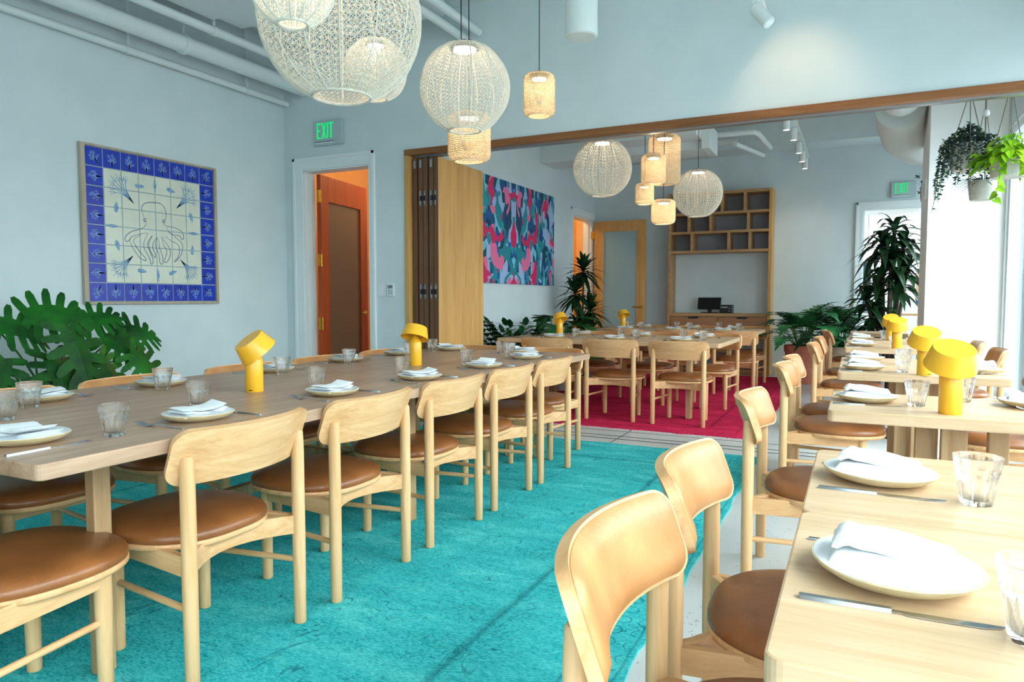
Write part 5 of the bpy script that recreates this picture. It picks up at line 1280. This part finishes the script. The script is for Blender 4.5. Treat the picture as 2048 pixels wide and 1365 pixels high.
lf.build('foliage', M['ldark'], t)
c = Vector((.71, 9.5, 2.28)); t = hanging(c, .09, .17, 'potgrey', 'little hanging pot half hidden behind the white pier', .5, .01); lf = MB()
for i in range(90):
    a = r.uniform(0, 2*PI); q = r.uniform(.0, .14); heart(lf, (math.cos(a)*q, math.sin(a)*q, .17+r.uniform(-.08, .14)), rdir(r, .3), rdir(r, 1), .05, .2)
lf.build('foliage', M['lzz'], t)
# wicker basket planter just entering the top right corner
c = Vector((.56, 2.55, 2.36)); t = thing('hanging_basket', 'brown hanging basket with wiry tendrils cut off by the top right corner', 'hanging plant', c)
MB().lathe([(0, 0), (.09, .005), (.14, .05), (.16, .12), (.15, .14), (.14, .12), (0, .1)], 30).build('basket', M['edge'], t, smooth=30)
cd = MB(); 
for k in range(3): a = 2*PI*k/3; cd.tube([(.15*math.cos(a), .15*math.sin(a), .13), (0, 0, .8)], .003, 5)
cd.tube([(0, 0, .8), (0, 0, CZ-c.z)], .003, 5); cd.build('cord', M['cord'], t)
wv = MB()
for k in range(9):
    a = 2*PI*k/9; wv.tube([(.12*math.cos(a), .12*math.sin(a), .11), (.19*math.cos(a+.2), .19*math.sin(a+.2), .06), (.2*math.cos(a+.4), .2*math.sin(a+.4), -.03), (.17*math.cos(a+.5), .17*math.sin(a+.5), -.07), (.16*math.cos(a+.3), .16*math.sin(a+.3), -.04)], .0018, 5)
wv.build('tendrils', M['trunk'], t, smooth=True)
t = thing('string_light', 'thin hanging cord with a small pale bulb between the hanging planters', 'light', (.83, 6.35, 2.5)); MB().tube([(0, 0, 0), (0, 0, CZ-2.5)], .003, 6).tube([(0, 0, 0), (0, 0, -.2)], .004, 6).build('cable', M['cord'], t); MB().lathe([(0, -.03), (.02, -.02), (.025, 0), (.015, .02), (0, .025)], 16, (0, 0, .04)).build('bulb', M['plate_w'], t, smooth=True)
t = thing('wall_device', 'small white alarm device on the narrow side of the pier', 'alarm', (.62, 8.42, 2.28)); MB().box(-.03, -.05, -.1, 0, .05, .1).build('housing', M['plate_w'], t, bevel=.004); MB().box(-.032, -.01, -.05, -.03, .01, .05).build('red_lettering', mat('red_mark', srgb(190, 60, 60), .5), t)

# ================================================================ ROOM BEYOND THE BACK DOOR
def skin(name, verts, edges, radii, m, parent, root=0, sub=2):
    me = bpy.data.meshes.new(name); me.from_pydata(verts, edges, []); me.materials.append(m); o = bpy.data.objects.new(name, me); COL.objects.link(o)
    s = o.modifiers.new('skin', 'SKIN'); s.use_smooth_shade = True; me.skin_vertices[0].data
    for i, rr in enumerate(radii): me.skin_vertices[0].data[i].radius = (rr if isinstance(rr, tuple) else (rr, rr))
    me.skin_vertices[0].data[root].use_root = True
    q = o.modifiers.new('sub', 'SUBSURF'); q.levels = q.render_levels = sub; o.parent = parent; return o
def ensure_skin(me):
    pass
def person(loc, rz):
    t = thing('person', 'person with long blonde hair, blue top and cream trousers in the room beyond', 'person', loc, rz)
    skinm = mat('skin', srgb(224, 176, 148), .55); blue = noisy('blue_denim', srgb(44, 84, 150), srgb(80, 120, 180), 20, .8); cream = mat('cream_cloth', srgb(236, 226, 206), .8); hairm = noisy('blonde_hair', srgb(222, 196, 150), srgb(190, 158, 108), 40, .5)
    V = [(0, 0, .95), (0, 0, 1.15), (0, .01, 1.36), (0, .0, 1.46), (0, .01, 1.54), (0, .02, 1.63), (0, .02, 1.70),
         (.17, 0, 1.40), (.24, .04, 1.14), (.2, .26, 1.02), (.18, .34, 1.0), (-.17, 0, 1.40), (-.25, .02, 1.13), (-.24, .16, .92), (-.23, .2, .86),
         (.09, 0, .88), (.10, .02, .50), (.10, -.02, .10), (.10, .12, .04), (-.09, 0, .88), (-.10, .03, .50), (-.10, .0, .10), (-.10, .14, .04)]
    E_ = [(0, 1), (1, 2), (2, 3), (3, 4), (4, 5), (5, 6), (2, 7), (7, 8), (8, 9), (9, 10), (2, 11), (11, 12), (12, 13), (13, 14), (0, 15), (15, 16), (16, 17), (17, 18), (0, 19), (19, 20), (20, 21), (21, 22)]
    R_ = [(.14, .10), (.12, .09), (.13, .09), .05, .055, .085, .06, .05, .038, .028, .024, .05, .038, .028, .024, .085, .06, .04, .03, .085, .06, .04, .03]
    b = skin('body', V, E_, R_, skinm, t)
    skin('top', [V[0], V[1], V[2], V[7], V[8], (.21, .2, 1.05), V[11], V[12], (-.245, .12, .98)], [(0, 1), (1, 2), (2, 3), (3, 4), (4, 5), (2, 6), (6, 7), (7, 8)], [(.155, .115), (.14, .105), (.145, .105), .062, .05, .042, .062, .05, .042], blue, t)
    skin('trousers', [(0, 0, 1.0), V[0], V[15], V[16], V[17], V[19], V[20], V[21]], [(0, 1), (1, 2), (2, 3), (3, 4), (1, 5), (5, 6), (6, 7)], [(.14, .11), (.165, .12), .105, .085, .075, .105, .085, .075], cream, t)
    skin('hair', [(0, -.01, 1.74), (0, -.05, 1.64), (0, -.09, 1.48), (0, -.12, 1.28), (0, -.13, 1.12)], [(0, 1), (1, 2), (2, 3), (3, 4)], [(.07, .08), (.105, .09), (.12, .06), (.11, .04), (.08, .03)], hairm, t, 1)
    for s in (-1, 1):     # hands with five fingers
        w_ = Vector(V[10] if s > 0 else V[14]); e = (w_-Vector(V[9] if s > 0 else V[13])).normalized()
        vs = [tuple(w_), tuple(w_+e*.06)]; ed = [(0, 1)]; rr = [.022, (.032, .014)]
        for k in range(4):
            o = Vector((.011*(k-1.5), 0, 0)); vs += [tuple(w_+e*.09+o*1.6), tuple(w_+e*(.13-.008*abs(k-1.5))+o*1.8-Vector((0, 0, .012)))]; ed += [(1, len(vs)-2), (len(vs)-2, len(vs)-1)]; rr += [.0085, .007]
        vs += [tuple(w_+e*.04+Vector((-s*.035, .01, 0))), tuple(w_+e*.07+Vector((-s*.042, .01, -.01)))]; ed += [(0, len(vs)-2), (len(vs)-2, len(vs)-1)]; rr += [.01, .008]
        skin('hand', vs, ed, rr, skinm, t, 0, 1)
    for s in (-1, 1): MB().lathe([(0, -.008), (.006, -.005), (.008, 0), (.006, .005), (0, .008)], 10, (s*.03, .105, 1.64)).build('eye', M['dark'], t)
    MB().lathe([(.012, 0), (.008, .02), (.0, .035)], 8, (0, .1, 1.595)).build('nose', skinm, t, smooth=True); MB().box(-.022, .095, 1.572, .022, .108, 1.58).build('mouth', M['terra'], t)
person((1.04, 13.6, 0), D(-60))
t = thing('dining_table', 'oak topped table in the bright room beyond the back doorway', 'table', (1.15, 14.6, 0)); MB().prism(rrect(-.6, -.4, .55, .4, .02), .86, .90).build('tabletop', M['topX'], t, bevel=.004); MB().box(-.05, -.05, 0, .05, .05, .86).build('pedestal', M['iron'], t); MB().box(-.3, -.2, 0, .3, .2, .02).build('base', M['iron'], t, bevel=.004)
t = thing('lounge_bench', 'low grey upholstered bench in the room beyond the back doorway', 'bench', (.35, 14.5, 0)); MB().box(-.5, -.3, .1, .45, .3, .62).build('seat_body', noisy('grey_fabric', srgb(110, 112, 116), srgb(140, 142, 146), 60, .95), t, bevel=.05, seg=4); MB().box(-.45, -.25, 0, .4, .25, .1).build('plinth', M['iron'], t)
t = thing('globe_ceiling_lamp', 'round white glowing lamp in the room beyond the back doorway', 'lamp', (.16, 14.8, 2.0)); MB().lathe([(.16*math.sin(PI*k/16), -.16*math.cos(PI*k/16)) for k in range(17)], 32).build('globe', emit('lamp_globe', (1, .97, .9, 1), 3), t, smooth='all'); MB().tube([(0, 0, .15), (0, 0, 1.3)], .004, 6).build('cable', M['cable'], t)
t = thing('disc_pendant', 'wide white saucer shaped pendant seen through the back doorway', 'pendant lamp', (.45, 13.4, 2.62)); MB().lathe([(0, .1), (.1, .09), (.45, .0), (.45, -.01), (.1, .06), (0, .07)], 40).build('shade', M['trim'], t, smooth=30); MB().tube([(0, 0, .1), (0, 0, 1.0)], .004, 6).build('cable', M['cable'], t)
